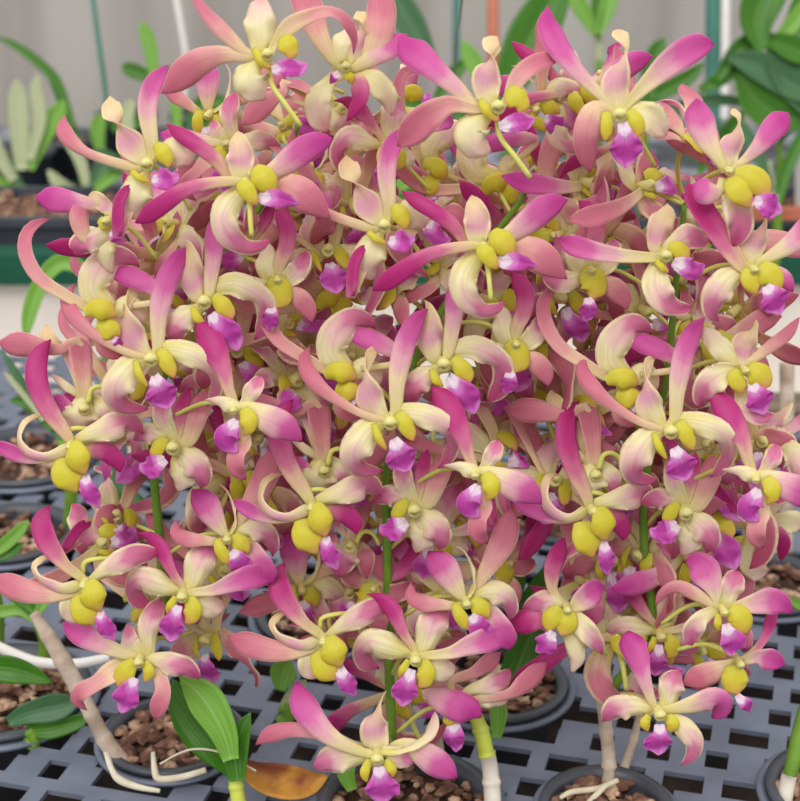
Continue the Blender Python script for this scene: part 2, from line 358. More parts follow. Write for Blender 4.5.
T['Q'] = ((727, 172), 4, [
 ('P', [(724,168,5),(716,156,7),(706,138,12.5),(700,118,15.5),(699,104,11),(698,97,5)]),
 ('P', [(742,162,4),(757,148,8),(770,132,12),(782,120,12.5),(790,112,7)]),
 ('D', [(729,164,8),(729,149,12,2),(734,134,8,6,50),(738,122,4,5,110),(736,113,6,2,165),(736,107,3,0,180)]),
 ('P', [(721,188,6,-5),(710,191,13,-4),(700,187,12,-4),(693,184,4,-5)]),
 ('L', [(730,186,8,-8),(737,206,14,-6),(742,226,14,-7),(738,244,5,-12)]),
 ('Y', [(726,180,7,3),(734,190,12.5,5),(742,201,10,5),(747,209,3,3)]), ('Y', [(733,175,7,1),(746,178,13,3),(758,187,13,3),(765,200,5,2)]),
 ('M', [(752,202,5),(760,204,10),(770,208,13),(778,211,9),(782,213,3)])])
T['RR'] = ((752, 270), 4, [
 ('K', [(742,267,7),(729,251,10),(717,234,11.5),(704,214,12.5),(694,196,10),(689,181,2)]),
 ('P', [(764,260,5),(784,248,9),(798,238,12),(812,226,13),(825,214,5)]),
 ('D', [(752,262,9),(753,245,13,2),(760,230,7,6,50),(765,218,3,5,100),(760,208,2,2,120)]),
 ('L', [(742,272,8),(727,280,14,3),(716,296,15,5),(714,312,10,0),(722,320,3,-6)]),
 ('P', [(776,270,6,-5),(787,279,9,-5),(795,291,4,-6)]),
 ('Y', [(748,268,6),(748,279,9.5),(752,289,7),(755,295,2)]), ('Y', [(758,265,7),(766,274,13),(772,284,11),(770,293,3)]),
 ('M', [(763,286,5),(768,293,10),(773,302,16),(778,311,10),(780,315,4)])])
T['SS'] = ((664, 256), 6, [
 ('P', [(652,258,5,4),(622,257,7,6),(596,253,9.5,7),(573,246,10.5,5),(559,237,4,2)]),
 ('D', [(656,246,8),(660,226,13,2),(667,212,10,3),(668,203,2,0)]),
 ('L', [(670,246,7),(688,237,14,4),(702,240,9,3),(711,237,2,-3)]),
 ('L', [(658,266,9),(655,284,15,4),(662,300,14,6),(680,308,8,0),(696,306,3,-6)]),
 ('Y', [(668,246,4),(675,249,8),(684,256,7),(688,260,2)]), ('Y', [(655,260,3),(661,268,3.5),(668,273,2)]),
 ('M', [(671,262,5),(679,266,9),(691,270,11),(700,267,8),(704,264,3)])])
T['TT'] = ((722, 610), 4, [
 ('P', [(716,602,3),(713,588,9),(704,571,15.5),(695,562,11),(686,561,3)]),
 ('L', [(726,602,8),(731,587,12,3),(735,577,10,2),(737,571,3,-2)]),
 ('P', [(732,607,4),(752,603,10),(768,600,13.5),(782,604,10),(794,614,2)]),
 ('S', [(714,606,4),(694,594,7),(677,587,7),(663,594,5),(657,607,2)]),
 ('L', [(716,610,5),(702,617,8,2),(693,629,11,3),(692,642,7,0),(694,647,2,-2)]),
 ('S', [(738,622,5,-4),(747,635,6,-4),(748,650,3,-5)]),
 ('Y', [(728,607,6),(737,616,13),(738,627,11.5),(735,633,3)]), ('Y', [(718,613,3),(716,622,4),(718,630,2)]),
 ('M', [(724,622,4),(726,630,8),(731,642,14),(731,651,10),(732,656,3)])])
T['UU'] = ((658, 712), 6, [
 ('P', [(653,704,4),(647,690,5.5),(641,674,8.5),(636,656,12),(631,642,13.5),(629,632,9)]),
 ('L', [(667,704,9),(672,687,14,3),(676,678,12,1),(681,672,3,-3)]),
 ('P', [(672,709,5),(692,704,9.5),(708,700,13),(720,702,12.5),(722,714,9,-8),(715,721,5,-12)]),
 ('L', [(648,709,7),(630,706,11.5,3),(614,711,13,3),(604,724,3,-4)]),
 ('L', [(672,719,7),(684,728,11,2),(694,742,10,4),(692,757,7,2),(682,768,1,0)]),
 ('Y', [(648,714,3),(644,721,5.5),(647,730,3)]), ('Y', [(668,713,3),(671,722,7),(668,731,4)]),
 ('M', [(658,722,5),(658,731,8),(657,742,15),(658,751,11),(658,755,4)])])
T['VV'] = ((738, 662), 4, [
 ('P', [(744,660,5),(756,656,7),(767,658,12),(778,662,8),(786,665,1)]),
 ('K', [(748,656,4),(758,645,4),(766,632,5),(771,619,6),(779,611,2)]),
 ('S', [(730,664,5),(715,671,11),(700,678,14),(690,682,9),(684,686,2)]),
 ('Y', [(732,664,7),(733,674,13),(734,686,12),(736,694,4)]),
 ('M', [(735,693,3),(738,697,5),(744,703,7),(749,712,3)])])
T['WW'] = ((377, 756), 6.5, [
 ('P', [(362,751,5,6),(341,740,7.5,8),(322,726,11,9),(305,706,14,8),(299,692,10,6),(296,682,3,5)]),
 ('S', [(350,746,5,-8),(322,733,7,-8),(291,730,7.5,-8),(268,737,8.5,-8),(254,749,2,-9)]),
 ('D', [(376,746,13),(374,727,14,3),(377,712,7,6,50),(380,702,4,5,90),(386,692,1.5,3,110)]),
 ('W', [(383,751,3,5,50),(403,748,4,6,55),(420,741,5,5,50),(432,728,7,2,40),(435,714,3,0,40)]),
 ('L', [(370,756,7),(357,757,10),(340,758,16,4),(326,763,14,3),(316,769,8,-3),(312,771,2,-6)]),
 ('L', [(386,753,7),(397,757,11,0),(411,757,11,-2),(421,752,5,-6)]),
 ('P', [(403,744,5,-6),(420,752,12,-4),(436,763,14.5,-3),(450,774,10,-3),(458,780,2,-4)]),
 ('Y', [(370,758,3),(365,770,5),(367,781,2)]), ('Y', [(386,758,3),(391,768,6),(393,776,2)]),
 ('M', [(379,764,5),(380,773,9),(382,787,18),(383,799,14),(384,806,5)])])
T['F1'] = ((268, 56), 6, [
 ('S', [(247,53,5),(234,42,7),(220,28,8.5),(206,13,6.5),(197,0,5),(190,-12,2)]),
 ('W', [(261,48,10),(260,28,16,2),(259,10,15,1),(260,-6,8,-3)]),
 ('S', [(246,57,5),(222,56,9),(200,64,14),(182,76,14.5),(168,87,8),(160,92,2)]),
 ('W', [(256,64,8,0),(250,76,18,0),(256,89,17,0),(264,97,6,-5)]),
 ('S', [(277,40,5),(290,28,9),(308,20,7.5,3),(330,15,6.5,6,30),(345,22,7,5,30),(354,37,4,2),(353,52,1,0)]),
 ('Y', [(282,38,6),(288,46,10.5),(290,56,8),(288,61,3)]), ('Y', [(254,50,3),(262,62,5),(271,70,3)]),
 ('M', [(272,72,4),(282,71,8),(294,70,9),(303,67,8),(308,65,3)]),
 ('G', [(269,60,2.6,-9),(271,82,2.8,-9),(284,102,2.6,-4),(300,124,2.8,-10)])])
T['F2'] = ((497, 108), 7, [
 ('P', [(474,104,6),(456,88,9),(438,72,12),(420,56,16),(407,43,15),(401,33,4)]),
 ('S', [(474,109,5),(450,106,9),(430,116,14),(414,130,15.5),(402,141,8),(397,145,2)]),
 ('D', [(488,98,11),(486,79,15,2),(491,63,7,6,50),(491,52,8,4,140),(494,40,11,0,170),(498,34,4,-2,180)]),
 ('S', [(507,101,5),(518,79,9.5),(534,65,9.5),(549,59,7.5),(562,56,2)]),
 ('W', [(485,117,8,0),(472,129,18,0),(478,144,17,0),(492,150,5,-5)]),
 ('Y', [(508,89,6),(515,98,11.5),(520,108,9.5),(518,114,3)]), ('Y', [(480,100,3),(486,112,5),(498,122,3)]),
 ('M', [(498,128,4),(506,127,8),(518,124,9.5),(529,121,8),(535,119,3)]),
 ('G', [(497,112,2.6,-9),(500,134,2.8,-9),(513,153,2.8,-4),(531,176,3,-10)])])
T['P2'] = ((346, 68), 5, [
 ('S', [(332,58,6),(318,32,11),(310,10,15),(303,-8,14),(300,-18,5)]),
 ('W', [(338,62,8),(344,44,13,2),(352,28,8,0),(355,20,2,-3)]),
 ('D', [(352,60,6),(358,38,10,2,10),(361,20,10,0,170),(357,9,3,-3,180)]),
 ('S', [(364,62,6),(377,42,13),(382,20,15),(381,0,14),(378,-14,6)]),
 ('P', [(354,68,5),(370,59,9),(386,49,12.5),(400,39,10),(408,33,3)]),
 ('W', [(356,74,7),(374,82,12,2),(387,95,11,-2),(392,112,3,-8)]),
 ('K', [(350,76,2,2),(358,84,9,3),(359,100,9,2),(347,120,3,0)]),
 ('W', [(330,80,7,-5),(318,100,13,-4),(320,118,12,-5),(326,128,4,-8)]),
 ('Y', [(344,74,3),(350,79,5),(352,86,2)]),('M', [(340,74,3),(334,80,5),(330,84,2)])])
T['Y2'] = ((743, 370), 3.5, [
 ('D', [(744,364,8),(744,344,13,2),(751,331,7,6,50),(756,320,3,5,110)]),
 ('S', [(750,362,4),(768,347,6),(787,333,6.5),(801,317,2)]),
 ('L', [(736,372,8),(720,375,13,4),(707,385,14,5),(702,398,9,0),(705,406,3,-5)]),
 ('W', [(738,364,6),(724,352,12,3),(712,336,10,0),(706,326,3,-5)]),
 ('L', [(744,402,8,-6),(754,414,10,-4),(766,417,8,-5),(776,414,2,-8)]),
 ('Y', [(738,370,5),(735,378,9.5),(739,388,7),(742,393,2)]), ('Y', [(747,366,6),(756,374,13),(762,383,10),(762,390,3)]),
 ('M', [(750,384,5),(753,391,9),(758,401,15),(762,410,10),(764,415,4)])])
T['Z2'] = ((566, 608), 4, [
 ('P', [(573,607,6),(584,598,13),(595,590,12.5),(605,587,3)]),
 ('L', [(562,605,6),(546,602,12,3),(532,606,9,2),(523,611,2,-3)]),
 ('K', [(553,590,5),(553,570,9.5),(559,553,9.5),(565,538,3)]),
 ('K', [(552,622,7,-5),(536,620,11,-4),(519,624,12,-5),(506,629,4,-7)]),
 ('L', [(572,614,7),(585,629,11,3),(597,644,8,1),(604,656,2,-4)]),
 ('W', [(566,625,6,-6),(575,642,10,-6),(578,662,8,-7),(574,676,3,-9)]),
 ('Y', [(560,607,6),(552,617,10.5),(549,627,7),(549,631,2)]), ('Y', [(570,610,6),(567,621,10.5),(562,631,7),(560,635,2)]),
 ('M', [(553,630,4),(549,636,8),(543,645,12),(536,652,4)])])
T['MM'] = ((343, 372), 5, [
 ('L', [(345,370,10),(332,354,15,4),(336,335,17,8),(353,319,13,10),(369,322,8,4),(375,328,2,0)]),
 ('P', [(402,362,4,2),(392,350,8,2),(376,341,10.5,2),(359,336,9.5,4),(344,334,3,4)]),
 ('S', [(330,372,5,-2),(302,356,6,0),(279,340,7,2),(266,318,7.5,3),(264,298,6.5,1),(272,285,5,-2),(285,279,1.5,-4)]),
 ('S', [(346,394,8,-3),(342,408,9,-3),(350,416,6,-6),(360,418,2,-8)]),
 ('W', [(352,372,8,-3),(366,368,12,-4),(374,378,10,-7),(376,388,4,-10)]),
 ('Y', [(336,388,6,3),(346,391,11,5),(355,394,9,5),(360,398,3,3)]), ('Y', [(325,375,5,8),(336,372,9.5,11),(348,374,10,11),(357,379,4,8)]),
 ('M', [(352,400,3),(357,404,5),(362,408,2)])])
T['BK'] = ((86, 408), 6, [
 ('S', [(85,400,7),(84,381,8.5),(82,362,11),(80,347,11),(80,338,5)]),
 ('S', [(78,342,5,-2),(62,350,5,0),(45,348,8,3),(25,345,12.5,4),(8,344,11,2),(-4,342,3,0)]),
 ('D', [(64,352,4,-3),(53,344,8,-2),(46,334,8,-2),(44,324,2,-4)]),
 ('W', [(85,398,10,3),(82,412,18,6),(80,424,18,4),(81,436,8,-4)]),
 ('W', [(80,396,4),(66,386,4.5,3),(56,378,3,2),(50,374,1,0)]),
 ('P', [(74,416,7),(67,406,6),(60,400,6),(53,396,2)]),
 ('L', [(94,402,8),(103,412,11,2),(108,424,7,-2),(110,430,2,-6)]),
 ('G', [(90,402,3,8),(94,389,2.6,10),(104,387,2.4,8),(114,395,2.4,2)])])
T['OO'] = ((278, 280), 4, [
 ('K', [(277,276,5),(280,262,7),(286,246,9),(287,230,9.5),(281,216,8),(275,208,3)]),
 ('W', [(274,282,9),(268,266,13,0),(266,250,9,-3),(264,240,3,-6)]),
 ('L', [(284,282,7),(297,272,11,3),(304,258,8,2),(305,250,2,-3)]),
 ('L', [(268,284,7),(252,288,12,3),(240,284,10,1),(232,276,3,-5)]),
 ('S', [(286,290,6),(299,300,11),(308,312,9),(312,322,2)]),
 ('Y', [(268,281,7),(277,288,13.5),(280,299,12.5),(276,309,4)]),
 ('M', [(272,306,4),(272,314,7),(270,324,9),(268,330,3)])])
T['LF'] = ((108, 222), 5, [
 ('P', [(106,207,5,-2),(88,204,7),(62,201,12.5),(46,198,12),(34,196,4)]),
 ('D', [(110,212,6,2),(98,200,8,0),(88,194,4,-2)]),
 ('S', [(90,240,5,3),(84,232,8,4),(81,217,9.5,5),(83,205,7,3),(85,198,2,1)]),
 ('L', [(106,232,8),(92,239,13,4),(79,246,13,4),(74,255,5,-2)]),
 ('W', [(108,236,8,-3),(104,250,10,-3),(106,264,7,-6),(110,272,2,-9)]),
 ('Y', [(100,220,4),(107,225,6),(114,228,3)]), ('M', [(112,232,4),(118,238,7),(124,242,4)])])
T['ZZ'] = ((456, 711), 2.2, [
 ('P', [(424,692,5,14),(440,696,12,16),(460,704,15.5,16),(474,710,12,13),(481,716,3,12)]),
 ('L', [(468,692,5),(486,687,10,3),(502,680,10,2),(511,671,4,-4)]),
 ('S', [(480,700,5,-3),(508,694,6),(525,683,10.5),(539,671,9),(547,663,2)]),
 ('S', [(452,682,4,-3),(474,673,7,-2),(491,662,9.5,-2),(501,653,3,-3)]),
 ('W', [(474,702,8,-4),(492,700,10,-4),(508,704,7,-7)]),
 ('Y', [(456,712,6,2),(450,719,8,3),(450,726,3,3)]),
 ('M', [(452,718,4),(453,725,8),(454,736,10.5),(456,746,8),(456,752,3)])])

NAMES = {'P': 'petal', 'K': 'petal', 'S': 'petal', 'L': 'sepal', 'W': 'sepal', 'D': 'sepal', 'Y': 'lip_side_lobe', 'M': 'lip', 'G': 'flower_stalk'}
LABS = {'Y': 'yellow side lobe', 'M': 'white lip tipped magenta', 'D': 'twisted cream sepal with tan tip'}
random.seed(4)
ORG = {}
VAR = {'W': 'L', 'L': 'R', 'P': 'S', 'S': 'S', 'D': 'L'}
def build_template(key):
    (cx, cy), cr_, organs = T[key]; res = []; rnd = random.Random(hash(key) % 1 if False else sum(map(ord, key)))
    for qi, (k, pts) in enumerate(organs):
        mb = MB()
        L = sum(math.hypot(pts[i+1][0]-pts[i][0], pts[i+1][1]-pts[i][1]) for i in range(len(pts)-1)); acc = 0
        P = []; amp = rnd.uniform(.8, 1.2); tb = rnd.uniform(-15, 15)
        for i, p in enumerate(pts):
            if i: acc += math.hypot(p[0]-pts[i-1][0], p[1]-pts[i-1][1])
            s = acc/L; z = p[3] if len(p) > 3 else 0; tw = p[4] if len(p) > 4 else 0
            if k in 'PKS': z += L*amp*(.30*s-.42*s*s)+2; tw += tb*(1-abs(2*s-1))+(tb*.6 if len(p) < 5 else 0)
            elif k in 'LWD': z += L*amp*(.22*s-.40*s*s)
            elif k == 'Y': z += 6+4*math.sin(math.pi*s)
            elif k == 'M': z += 9+10*math.sin(math.pi*min(1, s*1.1))-8*s
            if i == 0 and k in 'PKSLWD':      # the blade grows out of the middle of the blossom
                z -= 1; P.append(((p[0]-cx)*.3, (cy-p[1])*.3, z-4, max(2.5, min(6, p[2]*.8)), tw*.5))
            P.append((p[0]-cx, cy-p[1], z, p[2]*(1/math.cos(R(tb*.6)) if k in 'PKS' else 1), tw) if k != 'G' else (p[0]-cx, cy-p[1], z, p[2]))
        if k == 'G': tube(mb, P, 12, 8)
        elif k == 'Y': ribbon(mb, P, 15, 9, -.24, 1.0, .14, seed=qi, r0=.76)
        elif k == 'M': ribbon(mb, P, 26, 13, -.30, 1.1, .3, fold=.38, seed=qi, r0=.70)
        elif k in 'PKS': ribbon(mb, P, 18, 7, rnd.choice((-.22, .16, -.3)), .9, .06, seed=qi, fold=.05)
        else: ribbon(mb, P, 19, 11, rnd.choice((.24, -.26, -.2)), 1.5 if k == 'D' else .9, .34, seed=qi, roll=-.30)
        res.append((NAMES[k], scaled(mb).mesh(NAMES[k], M[k]), LABS.get(k)))
    # the column: a hooded, tapering stub on a small disc
    mb = MB(); r = cr_
    tube(mb, [(0, 4, -6, r*.6), (0, 2.5, 0, r*.8), (0, .8, 5, r*.9), (.3, -.8, 9, r*1.0), (.5, -2.0, 12.5, r*1.02), (.6, -2.6, 13.4, r*.7), (.6, -2.4, 12.2, r*.45)], 15, 12)
    tube(mb, [(-r*.75, -r*.1, 11.5, r*.2), (0, r*.5, 13.8, r*.34), (r*.8, -r*.1, 11.5, r*.2)], 9, 8)
    ORG[key] = (scaled(mb).mesh('flower', M['C']), res)
    rv = []
    for (nm, me, lab), (k, _) in zip(res, organs):
        if k in VAR:
            me = me.copy(); me.materials.clear(); me.materials.append(M[VAR[k]])
        rv.append((nm, me, lab if k != 'D' else None))
    ORG[key+'*'] = (ORG[key][0], rv)
for k in T: build_template(k)
# ------------------------------------------------------------------ orchid plants
STEM = {
 'left': [(172,640),(164,600),(160,540),(155,490),(153,440),(168,360),(200,290),(255,215),(288,150),(299,122)],
 'centre': [(392,742),(389,660),(388,600),(387,540),(387,480),(396,420),(420,350),(455,290),(497,232),(521,200),(531,176)],
 'right': [(606,700),(622,675),(650,645),(652,606),(645,560),(644,500),(653,440),(668,370),(674,300),(682,235),(684,205)]}
BASE = {'left': (232, 792), 'centre': (440, 812), 'right': (612, 792)}
HP = .835
roots = {}
for k, (bx, by) in BASE.items():
    roots[k] = empty('orchid_plant', bench(bx, by))
tag(roots['left'], 'flowering orchid at the left, rising from the broad leaf by the dead leaf', 'orchid')
tag(roots['centre'], 'tallest middle orchid whose flower sprays hang over the pale cane and bottom pot', 'orchid')
tag(roots['right'], 'flowering orchid at the right, on thin grey canes above the open plastic grid', 'orchid')
CW = CROT.to_4x4()
def px_obj(name, build, anchor, h, mat, parent, label=None, sub=None, smooth=True, n=None):
    """build(mb, rel) fills the mesh in px units round the anchor; rel maps (x,y) px -> local"""
    p = at(anchor[0], anchor[1], h); d = depth(p)/F
    mb = MB(); build(mb, lambda x, y: (x-anchor[0], anchor[1]-y)); scaled(mb, d)
    me = mb.mesh(name, mat, smooth); o = link(name, me, parent)
    mw = Matrix.Translation(p) @ CW
    if parent is not None:
        pm = Matrix.Translation(parent.location); o.matrix_basis = pm.inverted() @ mw
    else: o.matrix_basis = mw
    if label: o['label'] = label
    return o
for k, pts in STEM.items():
    a = pts[0]
    def bld(mb, rel, pts=pts):
        n = len(pts); P = []
        for i, (x, y) in enumerate(pts):
            # keep the stem upright: pixels higher up lie nearer in view depth
            z = (depth(at(a[0], a[1], HP))-depth(at(x, y, HP)))/(depth(at(a[0], a[1], HP))/F)
            rx, ry = rel(x, y); s = depth(at(x, y, HP))/depth(at(a[0], a[1], HP)); 
            q = (at(x, y, HP)-at(a[0], a[1], HP)); q = CROT.transposed() @ q / (depth(at(a[0], a[1], HP))/F)
            P.append((q.x, q.y, q.z, 5.2-3.0*i/n))
        tube(mb, P, 60, 10)
    px_obj('flower_stem', bld, a, HP, M['stem'], roots[k], 'green flower stem')
def nearest_stem(k, x, y):
    S = cr([(a, b, 0) for a, b in STEM[k]], 80)
    best = min(S, key=lambda s: (s[0]-x)**2+(s[1]-(y+18))**2); return best[0], best[1]
NF = {'left': 0, 'centre': 0, 'right': 0}
def flower(plant, key, dx=0, dy=0, h=.80, s=1.0, rz=0, rx=0, ry=0, pos=None, stalk=True, var=''):
    (cx, cy), _, organs = T[key]
    x, y = pos if pos else (cx+dx, cy+dy)
    p = at(x, y, h); sc = s*depth(p)/F/U0
    mw = Matrix.Translation(p) @ CW @ Matrix.Rotation(R(ry), 4, 'Y') @ Matrix.Rotation(R(rx), 4, 'X') @ Matrix.Rotation(R(rz), 4, 'Z') @ Matrix.Scale(sc, 4)
    root = roots[plant]; me, parts = ORG[key+var]
    o = link('flower', me, root); o.matrix_basis = Matrix.Translation(root.location).inverted() @ mw
    for nm, pm, lab in parts:
        c = link(nm, pm, o)
        if lab: c['label'] = lab
    if stalk and not any(k == 'G' for k, _ in organs):
        sx, sy = nearest_stem(plant, x, y); inv = mw.inverted()
        d = math.hypot(sx-x, sy-y); f = min(1, 62/max(d, 1)); sx, sy = x+(sx-x)*f, y+(sy-y)*f
        a = inv @ p; b = inv @ at(sx, sy, HP+.004 if f == 1 else max(h+.02, .808))
        m1 = Vector((0, 4, -9))*U0; mid = (m1+b)/2+Vector((0, 8, -6))*U0
        mb = MB(); r = 2.5*U0
        tube(mb, [(*m1, r*1.2), (*mid, r), (*b, r*.9)], 10, 7)
        link('flower_stalk', mb.mesh('flower_stalk', M['G']), o)
    NF[plant] += 1
    return o
# blossoms in front, each where it opens
flower('left', 'F1', h=.79); flower('centre', 'P2', h=.82); flower('centre', 'F2', h=.785); flower('right', 'N', h=.785)
flower('right', 'Q', h=.79); flower('right', 'RR', h=.785); flower('right', 'SS', h=.80); flower('right', 'Y2', h=.795)
flower('left', 'F', h=.79); flower('centre', 'F', 236, 61, h=.80, rz=-2)
flower('left', 'G', h=.785); flower('centre', 'G', 237, 64, h=.785, rz=2)
flower('left', 'A', -238, -63, h=.785); flower('centre', 'A', h=.78, rz=0); flower('right', 'A', 279, 9, h=.78)
flower('left', 'H', -238, -62, h=.80, rz=2); flower('centre', 'H', h=.80)
flower('left', 'I', -240, -65, h=.772, rz=-2); flower('centre', 'I', h=.768); flower('right', 'I', 279, 4, h=.77)
flower('left', 'B', h=.785); flower('centre', 'B', 240, 61, h=.785, rz=-2); flower('right', 'B', 518, 64, h=.80, rz=-8, ry=12)
flower('left', 'C', h=.785); flower('centre', 'C', 238, 56, h=.785, rz=2)
flower('left', 'D', h=.79); flower('centre', 'D', 232, 63, h=.78, s=1.03)
flower('left', 'E', h=.785); flower('centre', 'WW', h=.77); flower('centre', 'ZZ', h=.795)
flower('left', 'J', h=.80); flower('centre', 'J', 240, 62, h=.80); flower('right', 'J', 510, 65, h=.80)
flower('left', 'KK', -238, -64, h=.80, s=.96); flower('centre', 'KK', h=.79)
flower('left', 'MM', -238, -62, h=.795); flower('centre', 'MM', h=.80); flower('right', 'MM', 279, 6, h=.80)
flower('left', 'BK', h=.805); flower('centre', 'BK', 238, 62, h=.81); flower('right', 'BK', 508, 66, h=.81)
flower('left', 'OO', h=.81); flower('centre', 'OO', 237, 64, h=.81); flower('right', 'OO', 312, -9, h=.815, rz=6)
flower('left', 'LF', h=.80); flower('right', 'TT', h=.785); flower('right', 'UU', h=.775); flower('right', 'VV', h=.79); flower('right', 'Z2', h=.80)
# blossoms further in, turned this way and that
keys = ['A', 'H', 'G', 'F', 'J', 'MM', 'OO', 'KK', 'BK', 'E', 'D', 'P2', 'L2', 'SS']; keys.remove('L2')
rb = random.Random(11)
BACK = [('left', p) for p in ((205,110),(225,150),(305,170),(180,225),(300,215),(255,245),(330,250),(290,330),(240,355),(165,262),(285,390),(120,395),(260,440),(230,480),(110,520),(220,575),(265,500),(215,640),(150,600),(160,300),(330,300),(95,545),(120,420),(215,395))] + \
       [('centre', p) for p in ((335,120),(380,150),(430,170),(420,215),(350,200),(390,290),(440,260),(330,410),(370,470),(430,460),(500,300),(540,215),(480,430),(345,545),(350,600),(430,540),(300,585),(390,640),(330,640),(440,640),(500,560),(470,530),(500,460),(545,270),(355,360),(405,690),(440,590),(375,585),(500,180),(540,350))] + \
       [('right', p) for p in ((570,90),(540,110),(690,140),(580,180),(640,190),(700,215),(605,240),(640,310),(700,320),(600,310),(560,290),(700,345),(590,410),(710,440),(560,440),(690,480),(620,480),(745,440),(610,560),(690,560),(640,560),(700,525),(760,520),(590,580),(615,640),(660,630),(650,655),(700,640),(660,400),(560,240),(760,440),(550,480))]
for plant, (x, y) in BACK:
    k = rb.choice(keys)
    flower(plant, k, pos=(x+rb.uniform(-6, 6), y+rb.uniform(-6, 6)), h=rb.uniform(.83, .865), s=rb.uniform(.84, 1.0), var=rb.choice(('*', '*', '')),
           rz=rb.uniform(-50, 50), rx=rb.uniform(-35, 25), ry=rb.uniform(-40, 40))
DEEP = [('left', p) for p in ((230,200),(290,200),(150,260),(250,300),(300,290),(200,340),(270,350),(150,330),(200,420),(260,410),(290,450),(240,510),(180,560),(160,380),(310,360),(170,220),(290,130),(150,440))] + \
       [('centre', p) for p in ((350,160),(410,120),(460,200),(400,250),(350,290),(450,330),(330,340),(400,370),(490,380),(340,450),(400,420),(460,500),(380,520),(310,540),(430,590),(500,250),(530,300),(540,400),(370,620),(310,500),(480,300),(520,200))] + \
       [('right', p) for p in ((600,80),(540,160),(620,150),(660,190),(730,230),(640,260),(560,230),(680,270),(730,300),(630,340),(580,270),(690,390),(610,430),(740,410),(580,500),(650,440),(720,470),(660,520),(610,520),(670,600),(740,560),(640,620),(600,600),(570,400),(700,500),(560,200),(590,340))]
for plant, (x, y) in DEEP:
    k = rb.choice(keys)
    flower(plant, k, pos=(x+rb.uniform(-9, 9), y+rb.uniform(-9, 9)), h=rb.uniform(.87, .90), s=rb.uniform(.9, 1.05), var='*',
           rz=rb.uniform(-90, 90), rx=rb.uniform(-45, 35), ry=rb.uniform(-50, 50))
# leaves, canes and roots of the three plants
def leaf(name, mat, pts, h, parent, label=None, cup=.3, fold=.15, thick=1.6, n=20):
    a = pts[0]
    def bld(mb, rel): 
        ribbon(mb, [(*rel(p[0], p[1]), p[3] if len(p) > 3 else 0, p[2], p[4] if len(p) > 4 else 0) for p in pts], n, 9, cup, thick, .04, fold=fold, seed=len(pts)+a[0])
    return px_obj(name, bld, a, h, mat, parent, label)
def cane(name, mat, pts, h, parent, label=None, nodes=0):
    a = pts[0]
    def bld(mb, rel):
        P = [(*rel(p[0], p[1]), p[3] if len(p) > 3 else 0, p[2]) for p in pts]
        S = cr(P, 40)
        if nodes: S = [(s[0], s[1], s[2], s[3]*(1+.16*max(0, math.cos(2*math.pi*i*nodes/40))**6)) for i, s in enumerate(S)]
        tube(mb, S, 60, 12)
    return px_obj(name, bld, a, h, mat, parent, label)
RL, RC, RRt = roots['left'], roots['centre'], roots['right']
leaf('leaf', M['leaf'], [(238,778,5),(226,752,20,2),(204,722,27,6,20),(186,700,20,4,25),(173,680,6,0,25)], .80, RL, 'dark green leaf')
leaf('leaf', M['leaf2'], [(232,758,8,8),(224,728,14,12,-10),(206,698,18,10,-15),(188,682,8,6,-15),(180,676,2,4)], .79, RL, 'light green leaf')
leaf('leaf', M['leaf'], [(238,780,8,4),(236,752,13,6),(243,728,9,6),(251,711,1.5,4)], .79, RL)
cane('cane', M['lime'], [(232,760,6),(236,785,7),(240,812,8)], .80, RL, 'young green cane', 2)
leaf('leaf', M['leaf'], [(500,700,6),(516,672,17,4),(528,642,16,2),(540,612,4,-4)], .86, RC)
leaf('leaf', M['leaf2'], [(496,738,5),(498,712,9,4),(494,690,8,2),(488,672,3,0)], .85, RC, 'light green leaf')
leaf('leaf', M['leaf2'], [(352,790,5),(346,770,9,4),(352,752,7,2),(362,742,2,0)], .82, RC, 'light green leaf')
cane('cane', M['cane'], [(446,815,9,-10),(443,790,8),(440,765,7,4),(436,735,6,4)], .86, RC, 'tan cane', 3)
cane('cane', M['lime'], [(487,756,8),(483,738,8),(478,722,7.5),(470,706,7)], .81, RC, 'yellow-green cane', 2)
cane('cane', M['whitecane'], [(493,815,9),(492,790,8.6),(490,768,8.2),(487,752,8)], .81, RC, 'white papery cane', 2)
cane('cane', M['cane'], [(606,800,8),(609,765,7),(606,730,6.5),(602,690,7.5),(600,668,8)], .84, RRt, 'grey cane', 4)
cane('cane', M['cane'], [(612,795,5),(624,768,4.5),(634,738,4),(640,712,3)], .85, RRt, 'thin grey cane', 3)
cane('root', M['root'], [(618,780,2.5),(598,788,3,2),(572,792,3),(560,798,2)], .825, RRt, 'pale root')
cane('root', M['root'], [(606,785,3),(592,798,3,3),(580,812,2.5)], .82, RRt, 'pale root')
# pale roots and tendrils of the left plant
cane('root', M['root'], [(106,752,3),(112,770,3),(120,780,4),(138,787,3.2),(160,791,2.2)], .833, RL, 'pale root')
cane('root', M['root'], [(153,752,2),(155,772,3.4),(160,779,3.6),(182,777,3.4),(206,770,3)], .845, RL, 'pale root')
cane('root', M['root'], [(160,764,1),(178,754,1.1),(196,749,1.2),(222,753,1.2),(256,771,1)], .80, RL, 'thin white tendril')
